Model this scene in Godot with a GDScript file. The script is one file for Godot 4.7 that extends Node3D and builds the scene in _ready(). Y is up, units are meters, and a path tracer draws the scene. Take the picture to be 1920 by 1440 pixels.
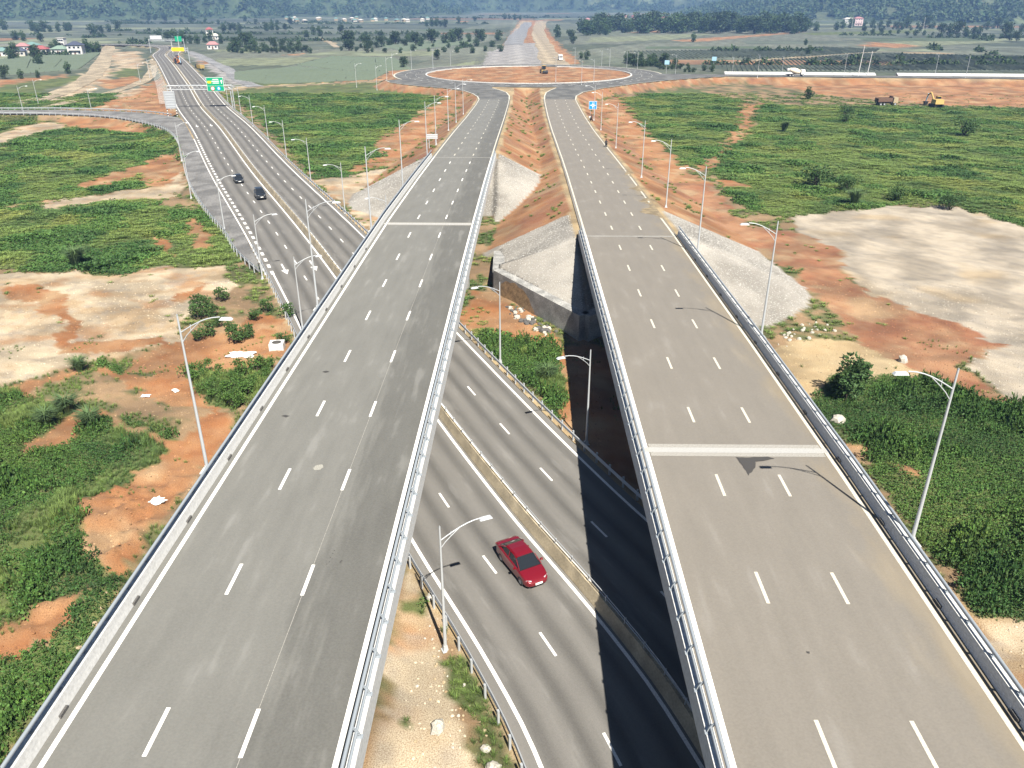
extends Node3D
# Motorway interchange seen from the air: two flyovers crossing a lower motorway, running to a roundabout among pineapple fields.

const HWAY := [12.5,-14.0,9.1,-25.9,7.6,-30.4,4.7,-36.9,0.0,-46.3,-6.4,-60.4,-23.4,-100.1,-34.1,-124.4,-56.2,-172.7,-83.8,-235.6,-107.2,-285.9,-144.7,-373.6,-227.2,-559.2,-293.2,-694.5,-430.0,-700.0,-560.0,-745.0,-800.0,-790.0,-1500.0,-850.0]
const T_CL := [-350,-5.6,-296,-6.5,-234,-7.6,-197,-8.3,-172,-8.87,-152,-9.28,-123,-9.85,-98,-10.32,-82,-10.68,-36,-11.59,-20,-11.89,10,-12.3]
const T_CR := [-350,18.2,-285,17,-250,16.55,-219,16.3,-192,16.18,-169,15.98,-144,15.62,-119,15.22,-97,14.85,-79,14.53,-43,14,-20,13.7,10,13.4]
const T_HL := [-345,0.8,-299,0.8,-280,1.2,-235,3,-195,4.9,-155,6.3,-130,7.1,-100,7.8,-10,7.7]
const T_HR := [-345,0.8,-292,0.8,-257,1,-221,1.6,-183,2.8,-144,4.5,-120,5.4,-100,6.2,-80,6.8,-60,7.35,-40,7.7,-10,7.7]
const RAMP_O := [-193.3,-270.5,-165.6,-267.8,-147.7,-266.5,-127.5,-260.1,-111.6,-248.0,-98.8,-233.9,-88.4,-215.8,-78.6,-193.4,-68.0,-168.0,-59.9,-150.3,-51.5,-133.9,-44.9,-122.0,-39.9,-111.8,-34.1,-102.5]
const RAMP_I := [-199.9,-280.3,-171.2,-277.4,-149.8,-277.4,-124.2,-271.8,-107.6,-261.3,-100.4,-251.5,-84.2,-215.8,-74.4,-193.4,-63.2,-168.0,-55.1,-150.3,-47.6,-133.9,-42.2,-122.0,-37.7,-111.8,-33.6,-102.5]
const REGIONS := [
[6,[-235.6,-191.9,-172.8,-279.3,-145.4,-369.1,-130.6,-381.2,-58.6,-402.1,0,-381.2,87.7,-407.7,250.3,-407.7,220.4,-191.9,55.7,-19.8,-75.8,-19.8]],
[1,[-218.5,-357.7,-187,-340.9,-165.7,-349.1,-146.1,-301.5,-167.5,-289.3,-220.9,-283.5,-275.4,-357.7]],
[1,[-173.6,-280.7,-158.1,-282.1,-151.4,-260,-151.4,-242.7,-179.1,-237.2,-209.8,-280.7]],
[1,[-148.2,-237.2,-145,-248.3,-134.4,-252.9,-115.4,-250.6,-95.2,-231.9,-77.9,-191.9,-70.3,-168.5,-71.9,-162.8,-80,-152.5,-88.5,-145.5,-92.4,-142.1,-108.2,-137.2,-179.1,-237.2]],
[3,[-145.5,-267.4,-134.8,-267.4,-119.1,-255.2,-109,-244.9,-106,-233,-122,-243.8,-136.5,-250.6]],
[2,[-148.2,-237.2,-150.1,-257.6,-143.4,-262.4,-135.3,-248.3,-138.8,-228.9,-132.2,-209.9,-132.5,-171.5,-152.5,-199.7]],
[3,[-87.4,-191.9,-84.4,-205.5,-71.4,-174.6,-69.7,-165.6,-73,-159.1,-81.9,-176.5]],
[3,[-89.3,-162.8,-86.8,-171.5,-85.9,-188.2,-80.9,-177.8,-81.7,-162.8,-84.8,-156]],
[2,[-88,-146.4,-79.8,-152,-70.8,-160.1,-72.1,-176.5,-63.7,-156,-67.9,-143.4,-77.6,-141.3,-83.3,-141.3]],
[1,[-92.4,-142.1,-81.4,-141.3,-76.1,-147.3,-72.4,-149.2,-64.3,-146.4,-60.8,-140.4,-52.2,-137.2,-36.9,-110.1,-40,-105.6,-47.9,-108.8,-51.1,-102.1,-63.1,-104.4,-71.1,-105.6,-90.3,-101.6,-117.5,-137.2]],
[3,[-55.3,-134.1,-49.9,-127,-44.2,-114.2,-46.8,-115.3,-51,-123.1]],
[3,[-57.6,-123.1,-53.8,-120,-49.5,-112,-52.3,-114.2]],
[2,[-89.4,-100.5,-69.9,-103.5,-62.8,-103.9,-54.9,-102.5,-50.9,-105.1,-49.2,-106.3,-39.1,-105.1,-36.2,-98.3,-37.3,-93.2,-37.9,-85.9,-36.4,-79.5,-40.1,-76.6,-44.2,-73.6,-49.2,-68,-63.3,-60.3]],
[3,[-65.6,-96.2,-63.3,-99.4,-58.1,-96.8,-53.6,-90.3,-47.4,-79.5,-41.9,-79.5,-38.6,-81.3,-37.4,-78.8,-42.8,-76.3,-47.4,-76.6,-52.9,-85.9,-61,-92.8,-63.9,-93.2]],
[3,[-42.9,-93.2,-40.8,-99.4,-40.2,-96.2,-40.7,-90.9]],
[3,[-36.7,-79.5,-33.5,-85.9,-29.3,-88.5,-24.7,-84.2,-23.7,-76.6,-24.8,-72.6,-28.1,-72.6,-32.5,-71.3,-36.4,-71.9,-38.7,-71,-39.4,-74.9]],
[1,[-43.4,-72.8,-40,-72.6,-35.7,-67.1,-39.6,-67.7,-42.1,-69.8]],
[1,[-33.1,-72.3,-30.8,-72.6,-27.7,-71.3,-24.6,-74.5,-23.2,-68.3,-25,-62.8,-28.5,-65.2,-31.8,-69.5]],
[3,[-69.4,-67.7,-49.1,-67.9,-43.7,-72.6,-38,-70.7,-33.5,-71.3,-31.6,-68.9,-27.3,-63.9,-24.5,-61.3,-24.3,-51.5,-24.6,-45,-24.2,-39.7,-25.7,-39.4,-25.9,-35.7,-28.2,-32,-39,-30.9]],
[1,[-63.9,-67.1,-49.1,-67.9,-45.2,-66.3,-39.7,-65.5,-39.4,-63.9,-40,-60.3,-41,-57.4,-39.8,-54.8,-40.6,-53.4,-49.4,-48.2]],
[6,[-45.6,-67.1,-43.7,-72.6,-30.9,-64.4,-26.9,-62.8,-27.8,-57.6,-34,-61.3,-37.7,-63.3,-42.2,-64.4]],
[1,[-35.1,-62.3,-33.2,-61.8,-28.6,-58.5,-28.8,-57.8,-33.7,-60.8]],
[1,[-37,-57.1,-37.6,-62.3,-33.9,-60.3,-28.4,-55.8,-28.7,-54.2,-30.1,-52.6,-29.9,-51.2,-31.7,-48.1,-34.9,-47.4,-41.1,-47.6,-44.9,-53.4,-39.2,-55.4]],
[1,[-48.6,-47.2,-34.9,-47.6,-31.6,-47.9,-28.4,-43.8,-27.9,-41.5,-25.6,-39.4,-25,-38.9,-26.5,-37.5,-29.2,-37,-30.1,-35.2,-37.6,-32.8]],
[1,[-28.3,-32.3,-27,-33.1,-25.9,-35.7,-25.1,-39.2,-23.8,-39.7,-24.1,-30.9,-24.8,-26.3,-27.6,-19.8,-36.1,-30.9]],
[3,[-34,-72.6,-31,-68.9,-27.9,-64.4,-28.7,-63.9,-32.7,-67.7,-34.6,-70.1]],
[2,[-6.7,-42.1,-5.5,-40,-3.5,-35.7,-1.3,-31.2,1,-26.3,1.9,-23,-8.6,-23,-7,-26.3,-6.8,-34.8]],
[6,[-4.7,-37.5,-3.5,-35.7,-1.3,-31.2,1,-26.3,1.7,-23.5,-1.5,-23.5,-2.1,-27.5,-3.8,-31.6]],
[1,[-4.9,-39.9,-3.9,-38.2,-3.2,-34.8,-3.8,-34.6,-4.7,-37.5]],
[1,[-3.8,-33.3,-2.3,-33.1,-1.4,-31.2,-0.5,-28.8,0.2,-27.3,-0.7,-26.7,-2,-28.6,-3.1,-30.9]],
[1,[-6.4,-38.4,-5.4,-39,-4.8,-37,-6,-36]],
[1,[-6,-29.8,-5.6,-30,-5.3,-29.1,-5.8,-29]],
[3,[-7,-79.5,-5.5,-96.2,-2.1,-96.2,2.5,-88.5,5.8,-79.5,5.3,-71.3,0,-79.5,-3.6,-81.8]],
[1,[-4.8,-82.3,-1.8,-81.3,4.4,-79.5,5.4,-71.3,5.4,-60.3,2.5,-66.3,-0.3,-71.3,-3.2,-78]],
[3,[4.7,-79.5,10.9,-78,10.5,-47.6,7.2,-53.4,5.2,-58.5]],
[1,[29.4,-68.6,34.5,-72.3,38.5,-69.3,40.6,-71.3,46.3,-63.1,59.6,-51.8,41.3,-30.9,30.4,-35.8,28.2,-37,28.2,-43.2,28.1,-51.8,28.9,-59.2,25.2,-63.3]],
[2,[27.7,-37.3,30.4,-35.8,40.6,-30.2,31.6,-19.8,23.8,-24.6]],
[3,[27.2,-57.1,29.7,-56.7,29.9,-55,27.2,-54.8]],
[3,[29.7,-53.5,31.5,-53.8,32.1,-51.8,30.6,-50.3,30.2,-51.8]],
[8,[28,-77.7,30.9,-79.5,37.3,-79.5,40,-74.9,39.9,-69.8,34.5,-69.8,33.9,-72.3,28.9,-66.3,26.5,-64.4,25.9,-72.6]],
[4,[27.4,-171.5,36.7,-191.9,40.3,-162.8,39,-129.8,44.9,-125.7,47.4,-123.1,48.9,-109.3,44.7,-105.8,45.2,-93.2,50.7,-85.6,54,-79.2,45.2,-72.3,45.9,-68.6,46.9,-64.2,51.2,-57.6,46.3,-63.1,40.6,-71.3,37.3,-79.5,38.6,-93.2,38,-114.2,31.3,-123.1,28,-137.2]],
[12,[47.9,-135.3,62.1,-143.4,76,-142.1,81.5,-143.4,84.2,-128,99.8,-106.3,55.5,-51.8,46.9,-64.2,46.4,-69.5,46.4,-72.6,53.7,-79.2,50.7,-85.6,45.2,-93.2,45.1,-106.3,49.5,-110.9,45.9,-126.3]],
[1,[43.5,-327.4,77.9,-371.4,88.7,-314.8,72.7,-260,51.6,-203.8,41.4,-179.1,39.1,-186,40,-248.3]],
[3,[29.5,-318.3,44.1,-336.9,40,-248.3,38.9,-184.6,40.3,-162.8,31.6,-162.8,30.4,-191.9,29,-248.3]],
[1,[90.9,-304.8,113,-327.4,143.2,-301.5,183,-296.8,271.8,-293.8,103.2,-101.6,83.8,-127.3,81.3,-142.9,77.2,-146.4,47.7,-134.5,44.5,-136.4,41.1,-144.7,42.7,-168.5,43.4,-179.1,52.6,-199.7,72.8,-248.3]],
[3,[86.6,-313.1,91.7,-309.7,72.2,-248.3,52.9,-199.7,43.5,-177.8,39.7,-177.8,51.6,-203.8,70,-254.1]],
[3,[42.7,-168.5,48.1,-165.6,47.5,-157.5,42.9,-160.1]],
[6,[108.4,-407.7,135,-353.4,150.7,-318.3,123.8,-301.5,92.8,-308,86.5,-357.7]],
[3,[90.1,-419.3,251.9,-410.5,397.3,-407.7,293.6,-296.8,184.8,-300,154,-308,129,-336.9,115.1,-386.2,98,-396.7]],
[1,[-121.8,-357.7,-107.9,-369.1,-66.5,-373.8,-37.8,-371.4,-22.9,-353.4,-31.1,-293.8,-35.4,-254.1,-35.5,-209.9,-27.9,-176.5,-32.4,-174,-40.2,-167.4,-49.1,-188.2,-75.7,-254.1]],
[3,[-22.9,-353.4,-15.9,-333,-21.8,-248.3,-22.3,-199.7,-27.3,-183.2,-35,-176.5,-37,-183.2,-31.3,-198.1,-36.7,-217.1,-34.1,-266.2,-29.8,-293.8]],
[2,[-40.9,-165.6,-28.7,-180.5,-25.2,-186,-29,-160.1,-29.7,-149.2,-20,-129.8,-22.4,-125.7,-28.8,-136.4,-35.9,-152.5]],
[6,[-35.4,-150.1,-30.5,-145.5,-23.4,-126.3,-26.3,-128]],
[3,[-154.2,-323.7,-172.6,-413.4,-118.9,-293.8,-106.3,-267.4,-129.6,-283.5,-150.3,-292.3]],
[2,[-183.2,-321.9,-195.8,-366.8,-221.1,-438,-258.2,-532.2,-322.6,-675.4,-313,-675.4,-234.1,-492.6,-203.9,-431.6,-179.4,-357.7,-174.2,-316.5]],
[2,[-295.4,-633,-281.4,-646.5,-222.5,-513.8,-199,-438,-212.3,-451.4]],
[2,[-147.3,-290.8,-147.1,-308,-142.3,-295.3]],
[2,[-166.9,-353.4,-163.7,-369.1,-153.3,-340.9,-156.3,-333]],
[1,[-211.7,-444.6,-220.7,-480.7,-206,-473,-190.2,-431.6,-194.8,-419.3]],
[3,[-196.6,-402.1,-193.5,-431.6,-178.5,-407.7,-173,-357.7]],
[9,[-177.8,-500.9,-193.5,-562.1,-128.4,-578.3,-126.9,-505.1]],
[10,[-127.4,-500.9,-123.4,-584,-78.1,-567.4,-54.7,-469.3,-69.8,-462,-93.8,-465.6]],
[11,[-148,-451.4,-122.9,-488.6,-89.5,-458.4,-66.4,-458.4,-67.1,-407.7,-112.7,-386.2,-134.2,-407.7]],
[1,[-131,-386.2,-61.1,-402.1,-39.9,-369.1,-119.2,-353.4]],
[9,[-96.7,-595.5,-81.5,-653.5,-51.9,-639.7,-59,-589.7]],
[9,[-39.7,-505.1,-20.4,-541.8,-21.5,-488.6]],
[3,[-161.9,-595.5,-148.5,-626.4,-150.3,-601.5]],
[8,[-193.5,-867.7,-187,-867.7,-143.4,-706.9,-145.2,-698.7]],
[3,[-106.4,-1575.4,-81.5,-1659.2,-73.8,-1464.3]],
[3,[150.2,-821.1,357.5,-1062.6,330.8,-1010.4,169,-789.3]],
[3,[131.1,-1010.4,214.6,-1141.1,177.4,-1044.6]],
[3,[288.2,-732.4,330.7,-789.3,350.6,-732.4,313.9,-690.8]],
[9,[342.4,-789.3,452.9,-880.2,468.3,-789.3,430,-779.2,343.4,-715.2]],
[8,[129,-527.5,271.3,-639.7,266.6,-626.4,130.1,-518.3]],
[8,[272.1,-639.7,320.5,-626.4,314.2,-613.7,266.6,-626.4]],
[11,[126.8,-518.3,263.2,-620,350.5,-584,463,-551.8,375.8,-444.6,281.5,-465.6,115.5,-458.4]],
[10,[39.5,-633,113.3,-759.8,218.3,-799.7,320.9,-759.8,220,-653.5,82.9,-551.8]],
[1,[337.1,-1010.4,587.7,-1162.6,461.9,-1010.4,334.2,-948.1]],
[9,[347.5,-633,426.6,-706.9,490.2,-690.8,387,-595.5]],
[10,[-331.7,-551.8,-322.5,-646.5,-298,-620,-241.1,-473,-261.6,-431.6]],
[3,[-244.4,-402.1,-234.4,-431.6,-233,-448,-227.3,-434.8,-229.1,-402.1,-229.3,-376.2]],
[1,[-232.2,-381.2,-221.1,-438,-209,-407.7,-195.7,-340.9,-204.1,-333]],
[11,[-31,-832.3,-154.8,-732.4,-151.4,-675.4,-36,-723.7]],
[9,[-275.2,-1398.5,-96.7,-1575.4,-92.5,-1367.7,-230.7,-1207.9]],
[11,[-420.2,-893,-316.6,-948.1,-285.2,-821.1,-319.3,-779.2]],
[9,[-418,-1256.9,-302.9,-1367.7,-275.4,-1207.9,-366.3,-1120.5]],
[11,[88.7,-646.5,227.1,-675.4,193.5,-595.5,96.7,-551.8]],
[9,[82.9,-893,243.4,-1010.4,156.9,-843.8,67.7,-779.2]],
[9,[-228.1,-653.5,-211.5,-723.7,-180.6,-690.8,-193.5,-620]],
[11,[-64.5,-1044.6,0,-1256.9,-6.2,-1010.4]],
[10,[-206.4,-1044.6,-44.7,-1207.9,-41.3,-832.3,-125.8,-779.2]],
[11,[-118.4,-732.4,-43,-867.7,-29,-779.2,-80.6,-646.5]],
[9,[-270.9,-893,-241.9,-978.3,-199,-893,-234.2,-821.1]],
[11,[96.7,-1575.4,150.5,-1752.3,370.2,-1367.7,312.6,-1207.9,96.7,-1120.5]],
[7,[-245.9,-646.5,-243.6,-653.5,-212.5,-584,-188.5,-532.2,-163.3,-480.7,-136,-413.4,-115.9,-376.2,-123.5,-373.8,-139.8,-407.7,-164.2,-465.6,-187.7,-513.8,-214.3,-572.8]],
[3,[-208.5,-572.8,-196.3,-551.8,-182.3,-509.5,-192.2,-522.8]],
[8,[-124.3,-369.1,-116.6,-378.7,-61.5,-404.9,-60.2,-399.4,-112.6,-369.1,-118.4,-357.7]],
[3,[-17.4,-505.1,-8.1,-653.5,0,-1044.6,15.3,-1659.2,56,-1659.2,45.1,-1044.6,41,-732.4,41.9,-513.8,18.7,-496.7]],
[7,[-17.4,-505.1,-17.8,-633,-8.8,-706.9,-2.4,-759.8,23.2,-779.2,25.2,-675.4,25.1,-589.7,19.3,-513.8,22,-500.9]],
[7,[-2.3,-741.3,3.5,-1141.1,19.3,-1256.9,5.7,-759.8]],
[2,[5.7,-1162.6,14.5,-1575.4,33.9,-1575.4,19,-1232]],
[2,[29.8,-1207.9,42.6,-1575.4,61.1,-1659.2,41.8,-1256.9,32,-832.3,27.1,-620,27,-505.1,22.2,-505.1,25.2,-675.4,23.7,-832.3]]]
const HWL := 5.4      # half width between the edge lines, left flyover
const HWR := 5.57
const ABL := -153.0   # abutments
const ABR := -98.0
const RC := Vector2(8, -409)   # roundabout
const WALL := [Vector2(-1.9, -110.0), Vector2(-1.75, -96.2), Vector2(7.9, -80.2), Vector2(9.6, -81.6)]

var MOUTH_L := PackedVector2Array([Vector2(-11.9, -300.5), Vector2(-1.0, -300.5), Vector2(-1.0, -312), Vector2(-2.2, -325), Vector2(-5, -334), Vector2(-8, -341), Vector2(-8, -352), Vector2(-50, -382), Vector2(-56.5, -376), Vector2(-53, -366), Vector2(-46, -357), Vector2(-36, -347.5), Vector2(-26, -340), Vector2(-19, -331), Vector2(-15, -320), Vector2(-12.8, -310)])
var MOUTH_R := PackedVector2Array([Vector2(11.7, -300.5), Vector2(22.9, -300.5), Vector2(24.0, -312), Vector2(27.5, -325), Vector2(36, -340), Vector2(46, -352), Vector2(56, -364), Vector2(68, -375), Vector2(84, -387), Vector2(100, -396), Vector2(72, -411), Vector2(20, -354), Vector2(18, -342), Vector2(15.5, -334), Vector2(13.2, -324), Vector2(12.2, -312)])
var rng := RandomNumberGenerator.new()
var n1 := FastNoiseLite.new()
var n2 := FastNoiseLite.new()
var n3 := FastNoiseLite.new()
var M := {}
var polys := []
var boxes := []
var kinds := []
var hw_z := PackedFloat32Array()
var hw_x := PackedFloat32Array()
var ORD := ["first", "second", "third", "fourth", "fifth", "sixth", "seventh", "eighth", "ninth", "tenth", "eleventh", "twelfth", "thirteenth", "fourteenth", "fifteenth", "sixteenth", "seventeenth", "eighteenth", "nineteenth", "twentieth", "twenty-first", "twenty-second", "twenty-third"]

# ------------------------------------------------------------------ mesh building
class MB:
	var v := PackedVector3Array()
	var n := PackedVector3Array()
	var uv := PackedVector2Array()
	var col := PackedColorArray()
	var c := Color(1, 1, 1)
	func tri(a: Vector3, b: Vector3, d: Vector3) -> void:
		var m := (d - a).cross(b - a).normalized()
		v.append(a); v.append(b); v.append(d)
		for i in 3:
			n.append(m); uv.append(Vector2.ZERO); col.append(c)
	func quad(a: Vector3, b: Vector3, d: Vector3, e: Vector3) -> void:
		tri(a, b, d); tri(a, d, e)
	func quad_uv(a: Vector3, b: Vector3, d: Vector3, e: Vector3, ua: Vector2, ub: Vector2, ud: Vector2, ue: Vector2) -> void:
		var s := uv.size()
		quad(a, b, d, e)
		uv[s] = ua; uv[s + 1] = ub; uv[s + 2] = ud; uv[s + 3] = ua; uv[s + 4] = ud; uv[s + 5] = ue
	func tri_n(a: Vector3, b: Vector3, d: Vector3, na: Vector3, nb: Vector3, nd: Vector3) -> void:
		v.append(a); v.append(b); v.append(d)
		n.append(na); n.append(nb); n.append(nd)
		for i in 3:
			uv.append(Vector2.ZERO); col.append(c)
	func box(t: Transform3D, s: Vector3) -> void:
		var h := s * 0.5
		var p := []
		for k in 8:
			p.append(t * Vector3(h.x if k & 1 else -h.x, h.y if k & 2 else -h.y, h.z if k & 4 else -h.z))
		quad(p[0], p[1], p[3], p[2]); p.reverse()
		# reversed: index k -> 7-k
		quad(p[2], p[3], p[1], p[0])
		p.reverse()
		quad(p[4], p[0], p[2], p[6]); quad(p[1], p[5], p[7], p[3])
		quad(p[2], p[3], p[7], p[6]); quad(p[4], p[5], p[1], p[0])
	func bx(at: Vector3, s: Vector3) -> void:
		box(Transform3D(Basis(), at), s)
	# a box with its base centre at `at`, tapered towards the top
	func frustum(at: Vector3, s: Vector3, top: Vector2, shift := Vector2.ZERO) -> void:
		var q := []
		for k in 4:
			var sx := -1.0 if k == 0 or k == 3 else 1.0
			var sz := -1.0 if k < 2 else 1.0
			q.append([at + Vector3(sx * s.x * 0.5, 0, sz * s.z * 0.5), at + Vector3(shift.x + sx * top.x * 0.5, s.y, shift.y + sz * top.y * 0.5)])
		for k in 4:
			var a = q[k]
			var b = q[(k + 1) % 4]
			quad(b[0], b[1], a[1], a[0])
		quad(q[0][1], q[1][1], q[2][1], q[3][1])
		quad(q[3][0], q[2][0], q[1][0], q[0][0])
	func tube(a: Vector3, b: Vector3, ra: float, rb: float, sides := 8, caps := true) -> void:
		var d := (b - a).normalized()
		var x := d.cross(Vector3.UP if absf(d.y) < 0.9 else Vector3.RIGHT).normalized()
		var y := x.cross(d)
		for k in sides:
			var t0 := TAU * k / sides
			var t1 := TAU * (k + 1) / sides
			var m0 := x * cos(t0) + y * sin(t0)
			var m1 := x * cos(t1) + y * sin(t1)
			tri_n(a + m0 * ra, b + m1 * rb, b + m0 * rb, m0, m1, m0)
			tri_n(a + m0 * ra, a + m1 * ra, b + m1 * rb, m0, m1, m1)
			if caps:
				tri(b, b + m0 * rb, b + m1 * rb); tri(a, a + m1 * ra, a + m0 * ra)
	func path_tube(p: Array, r: float, sides := 6) -> void:
		for i in p.size() - 1:
			tube(p[i], p[i + 1], r, r, sides, i == 0 or i == p.size() - 2)
	# profile of (radius, height) turned about an axis
	func lathe(t: Transform3D, prof: Array, sides := 16) -> void:
		for i in prof.size() - 1:
			var p: Vector2 = prof[i]
			var q: Vector2 = prof[i + 1]
			var s := Vector2(q.y - p.y, p.x - q.x).normalized()
			for k in sides:
				var t0 := TAU * k / sides
				var t1 := TAU * (k + 1) / sides
				var e0 := Vector3(cos(t0), 0, sin(t0))
				var e1 := Vector3(cos(t1), 0, sin(t1))
				var m0 := t.basis * (e0 * s.x + Vector3.UP * s.y)
				var m1 := t.basis * (e1 * s.x + Vector3.UP * s.y)
				var a := t * (e0 * p.x + Vector3.UP * p.y)
				var b := t * (e0 * q.x + Vector3.UP * q.y)
				var c2 := t * (e1 * q.x + Vector3.UP * q.y)
				var d := t * (e1 * p.x + Vector3.UP * p.y)
				tri_n(a, c2, b, m0, m1, m0); tri_n(a, d, c2, m0, m1, m1)
	# closed rings of points joined along a body; flat shading unless smooth
	func loft(rings: Array, smooth := true) -> void:
		var nr := rings.size()
		var np: int = rings[0].size()
		var nn := []
		for i in nr:
			var row := PackedVector3Array()
			for k in np:
				var du: Vector3 = rings[mini(i + 1, nr - 1)][k] - rings[maxi(i - 1, 0)][k]
				var dv: Vector3 = rings[i][(k + 1) % np] - rings[i][(k - 1 + np) % np]
				row.append(dv.cross(du).normalized())
			nn.append(row)
		for i in nr - 1:
			for k in np:
				var k2 := (k + 1) % np
				if smooth:
					tri_n(rings[i][k], rings[i + 1][k], rings[i + 1][k2], nn[i][k], nn[i + 1][k], nn[i + 1][k2])
					tri_n(rings[i][k], rings[i + 1][k2], rings[i][k2], nn[i][k], nn[i + 1][k2], nn[i][k2])
				else:
					quad(rings[i][k], rings[i + 1][k], rings[i + 1][k2], rings[i][k2])
		for e in [0, nr - 1]:
			var mid := Vector3.ZERO
			for k in np:
				mid += rings[e][k] / np
			for k in np:
				var k2 := (k + 1) % np
				if e == 0:
					tri(mid, rings[e][k], rings[e][k2])
				else:
					tri(mid, rings[e][k2], rings[e][k])
	func mesh() -> ArrayMesh:
		var a := []
		a.resize(Mesh.ARRAY_MAX)
		a[Mesh.ARRAY_VERTEX] = v; a[Mesh.ARRAY_NORMAL] = n; a[Mesh.ARRAY_TEX_UV] = uv; a[Mesh.ARRAY_COLOR] = col
		var m := ArrayMesh.new()
		m.add_surface_from_arrays(Mesh.PRIMITIVE_TRIANGLES, a)
		return m

func put(called: String, mesh, m: Material, parent: Node = null) -> MeshInstance3D:
	var o := MeshInstance3D.new()
	o.name = called
	o.mesh = mesh.mesh() if mesh is MB else mesh
	o.material_override = m
	(parent if parent else self).add_child(o, true)
	return o

func tag(o: Node, label: String, category: String, group := "") -> Node:
	o.set_meta("label", label); o.set_meta("category", category)
	if group: o.set_meta("group", group)
	return o

func thing(called: String, label: String, category: String, at := Vector3.ZERO, turn := 0.0, group := "") -> Node3D:
	var o := Node3D.new()
	o.name = called
	add_child(o, true)
	o.position = at
	o.rotation.y = turn
	tag(o, label, category, group)
	return o

func struct(o: Node, label := "") -> Node:
	o.set_meta("kind", "structure")
	if label: o.set_meta("label", label)
	return o

func copy_of(o: Node3D, label: String, at: Vector3, turn: float, scale_by := Vector3.ONE) -> Node3D:
	var r: Node3D = o.duplicate()
	r.name = o.name
	add_child(r, true)
	r.position = at; r.rotation = Vector3(0, turn, 0); r.scale = scale_by
	r.set_meta("label", label)
	return r

# ------------------------------------------------------------------ materials
func lin(r: float, g: float, b: float) -> Color:
	return Color(r, g, b).linear_to_srgb()

func mat(c: Color, rough := 0.9, metal := 0.0) -> StandardMaterial3D:
	var m := StandardMaterial3D.new()
	m.albedo_color = c
	m.roughness = rough
	m.metallic = metal
	return m

func noise_tex(freq: float, stops: Array, size := 512, seed_ := 1, oct := 5, normal := false) -> NoiseTexture2D:
	var f := FastNoiseLite.new()
	f.seed = seed_
	f.noise_type = FastNoiseLite.TYPE_SIMPLEX_SMOOTH
	f.frequency = freq
	f.fractal_octaves = oct
	var t := NoiseTexture2D.new()
	t.width = size; t.height = size
	t.seamless = true
	t.noise = f
	if normal:
		t.as_normal_map = true
		t.bump_strength = 6.0
	else:
		var g := Gradient.new()
		var offs := PackedFloat32Array()
		var cols := PackedColorArray()
		for s in stops:
			offs.append(s[0]); cols.append(s[1])
		g.offsets = offs; g.colors = cols
		t.color_ramp = g
	return t

func grain(m: StandardMaterial3D, metres: float, lo := 0.75, hi := 1.0, seed_ := 3, detail := 0.0) -> StandardMaterial3D:
	m.albedo_texture = noise_tex(0.02, [[0.0, Color(lo, lo, lo)], [0.3, Color((lo + hi) / 2, (lo + hi) / 2, (lo + hi) / 2)], [0.75, Color(hi, hi, hi)]], 512, seed_, 6)
	m.uv1_triplanar = true
	m.uv1_world_triplanar = true
	m.uv1_scale = Vector3.ONE / metres
	if detail > 0.0:
		m.detail_enabled = true
		m.detail_blend_mode = BaseMaterial3D.BLEND_MODE_MUL
		m.detail_albedo = noise_tex(0.012, [[0.25, Color(0.8, 0.8, 0.8)], [0.7, Color(1, 1, 1)]], 256, seed_ + 9, 4)
		m.detail_uv_layer = BaseMaterial3D.DETAIL_UV_2
		m.uv2_triplanar = true
		m.uv2_world_triplanar = true
		m.uv2_scale = Vector3.ONE / detail
	return m

func clamp01(x: float) -> float:
	return clampf(x, 0.0, 1.0)

# asphalt worn along its length: u runs across the road, v along it
func road_tex(size: Vector2i, base: Color, tracks: Array, marks: float, seed_: int, tint_edge := Color(0, 0, 0, 0), dark_side := 0.0) -> ImageTexture:
	var im := Image.create(size.x, size.y, false, Image.FORMAT_RGB8)
	var a := FastNoiseLite.new()
	a.seed = seed_; a.frequency = 0.02; a.fractal_octaves = 5
	var b := FastNoiseLite.new()
	b.seed = seed_ + 1; b.frequency = 0.35; b.fractal_octaves = 2
	var across := PackedFloat32Array()
	for x in size.x:
		var u := (x + 0.5) / size.x
		var d := 0.0
		for t in tracks:
			d += t[2] * exp(-pow((u - t[0]) / t[1], 2.0))
		across.append(d)
	for y in size.y:
		# the noise is looked up on a circle so that the end meets the start
		var ang := TAU * y / size.y
		var cy := cos(ang) * size.y / TAU
		var sy := sin(ang) * size.y / TAU
		for x in size.x:
			var u := (x + 0.5) / size.x
			var streak := a.get_noise_3d(x * 2.6, cy * 0.22, sy * 0.22)
			var patch := a.get_noise_3d(x * 1.1 + 500.0, cy * 0.34, sy * 0.34)
			var fine := b.get_noise_3d(x, cy, sy)
			var k := 1.0 - across[x] + streak * 0.13 * marks + patch * 0.14 * marks + fine * 0.12
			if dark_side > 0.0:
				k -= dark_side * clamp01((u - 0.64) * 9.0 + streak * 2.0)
			var col := base * k
			var pale := clamp01((patch * 1.2 + streak * 0.8 - 0.42) * 2.2) * marks
			col = col.lerp(Color(0.30, 0.295, 0.285), pale * 0.24)
			if tint_edge.a > 0.0:
				var e := clamp01((u - 0.83) * 6.0 + patch * 0.9) * tint_edge.a
				col = col.lerp(tint_edge, e)
			col.a = 1.0
			im.set_pixel(x, y, col.linear_to_srgb())
	return ImageTexture.create_from_image(im)

func uv_mat(t: Texture2D, rough := 0.9) -> StandardMaterial3D:
	var m := mat(Color(1, 1, 1), rough)
	m.albedo_texture = t
	return m

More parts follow.
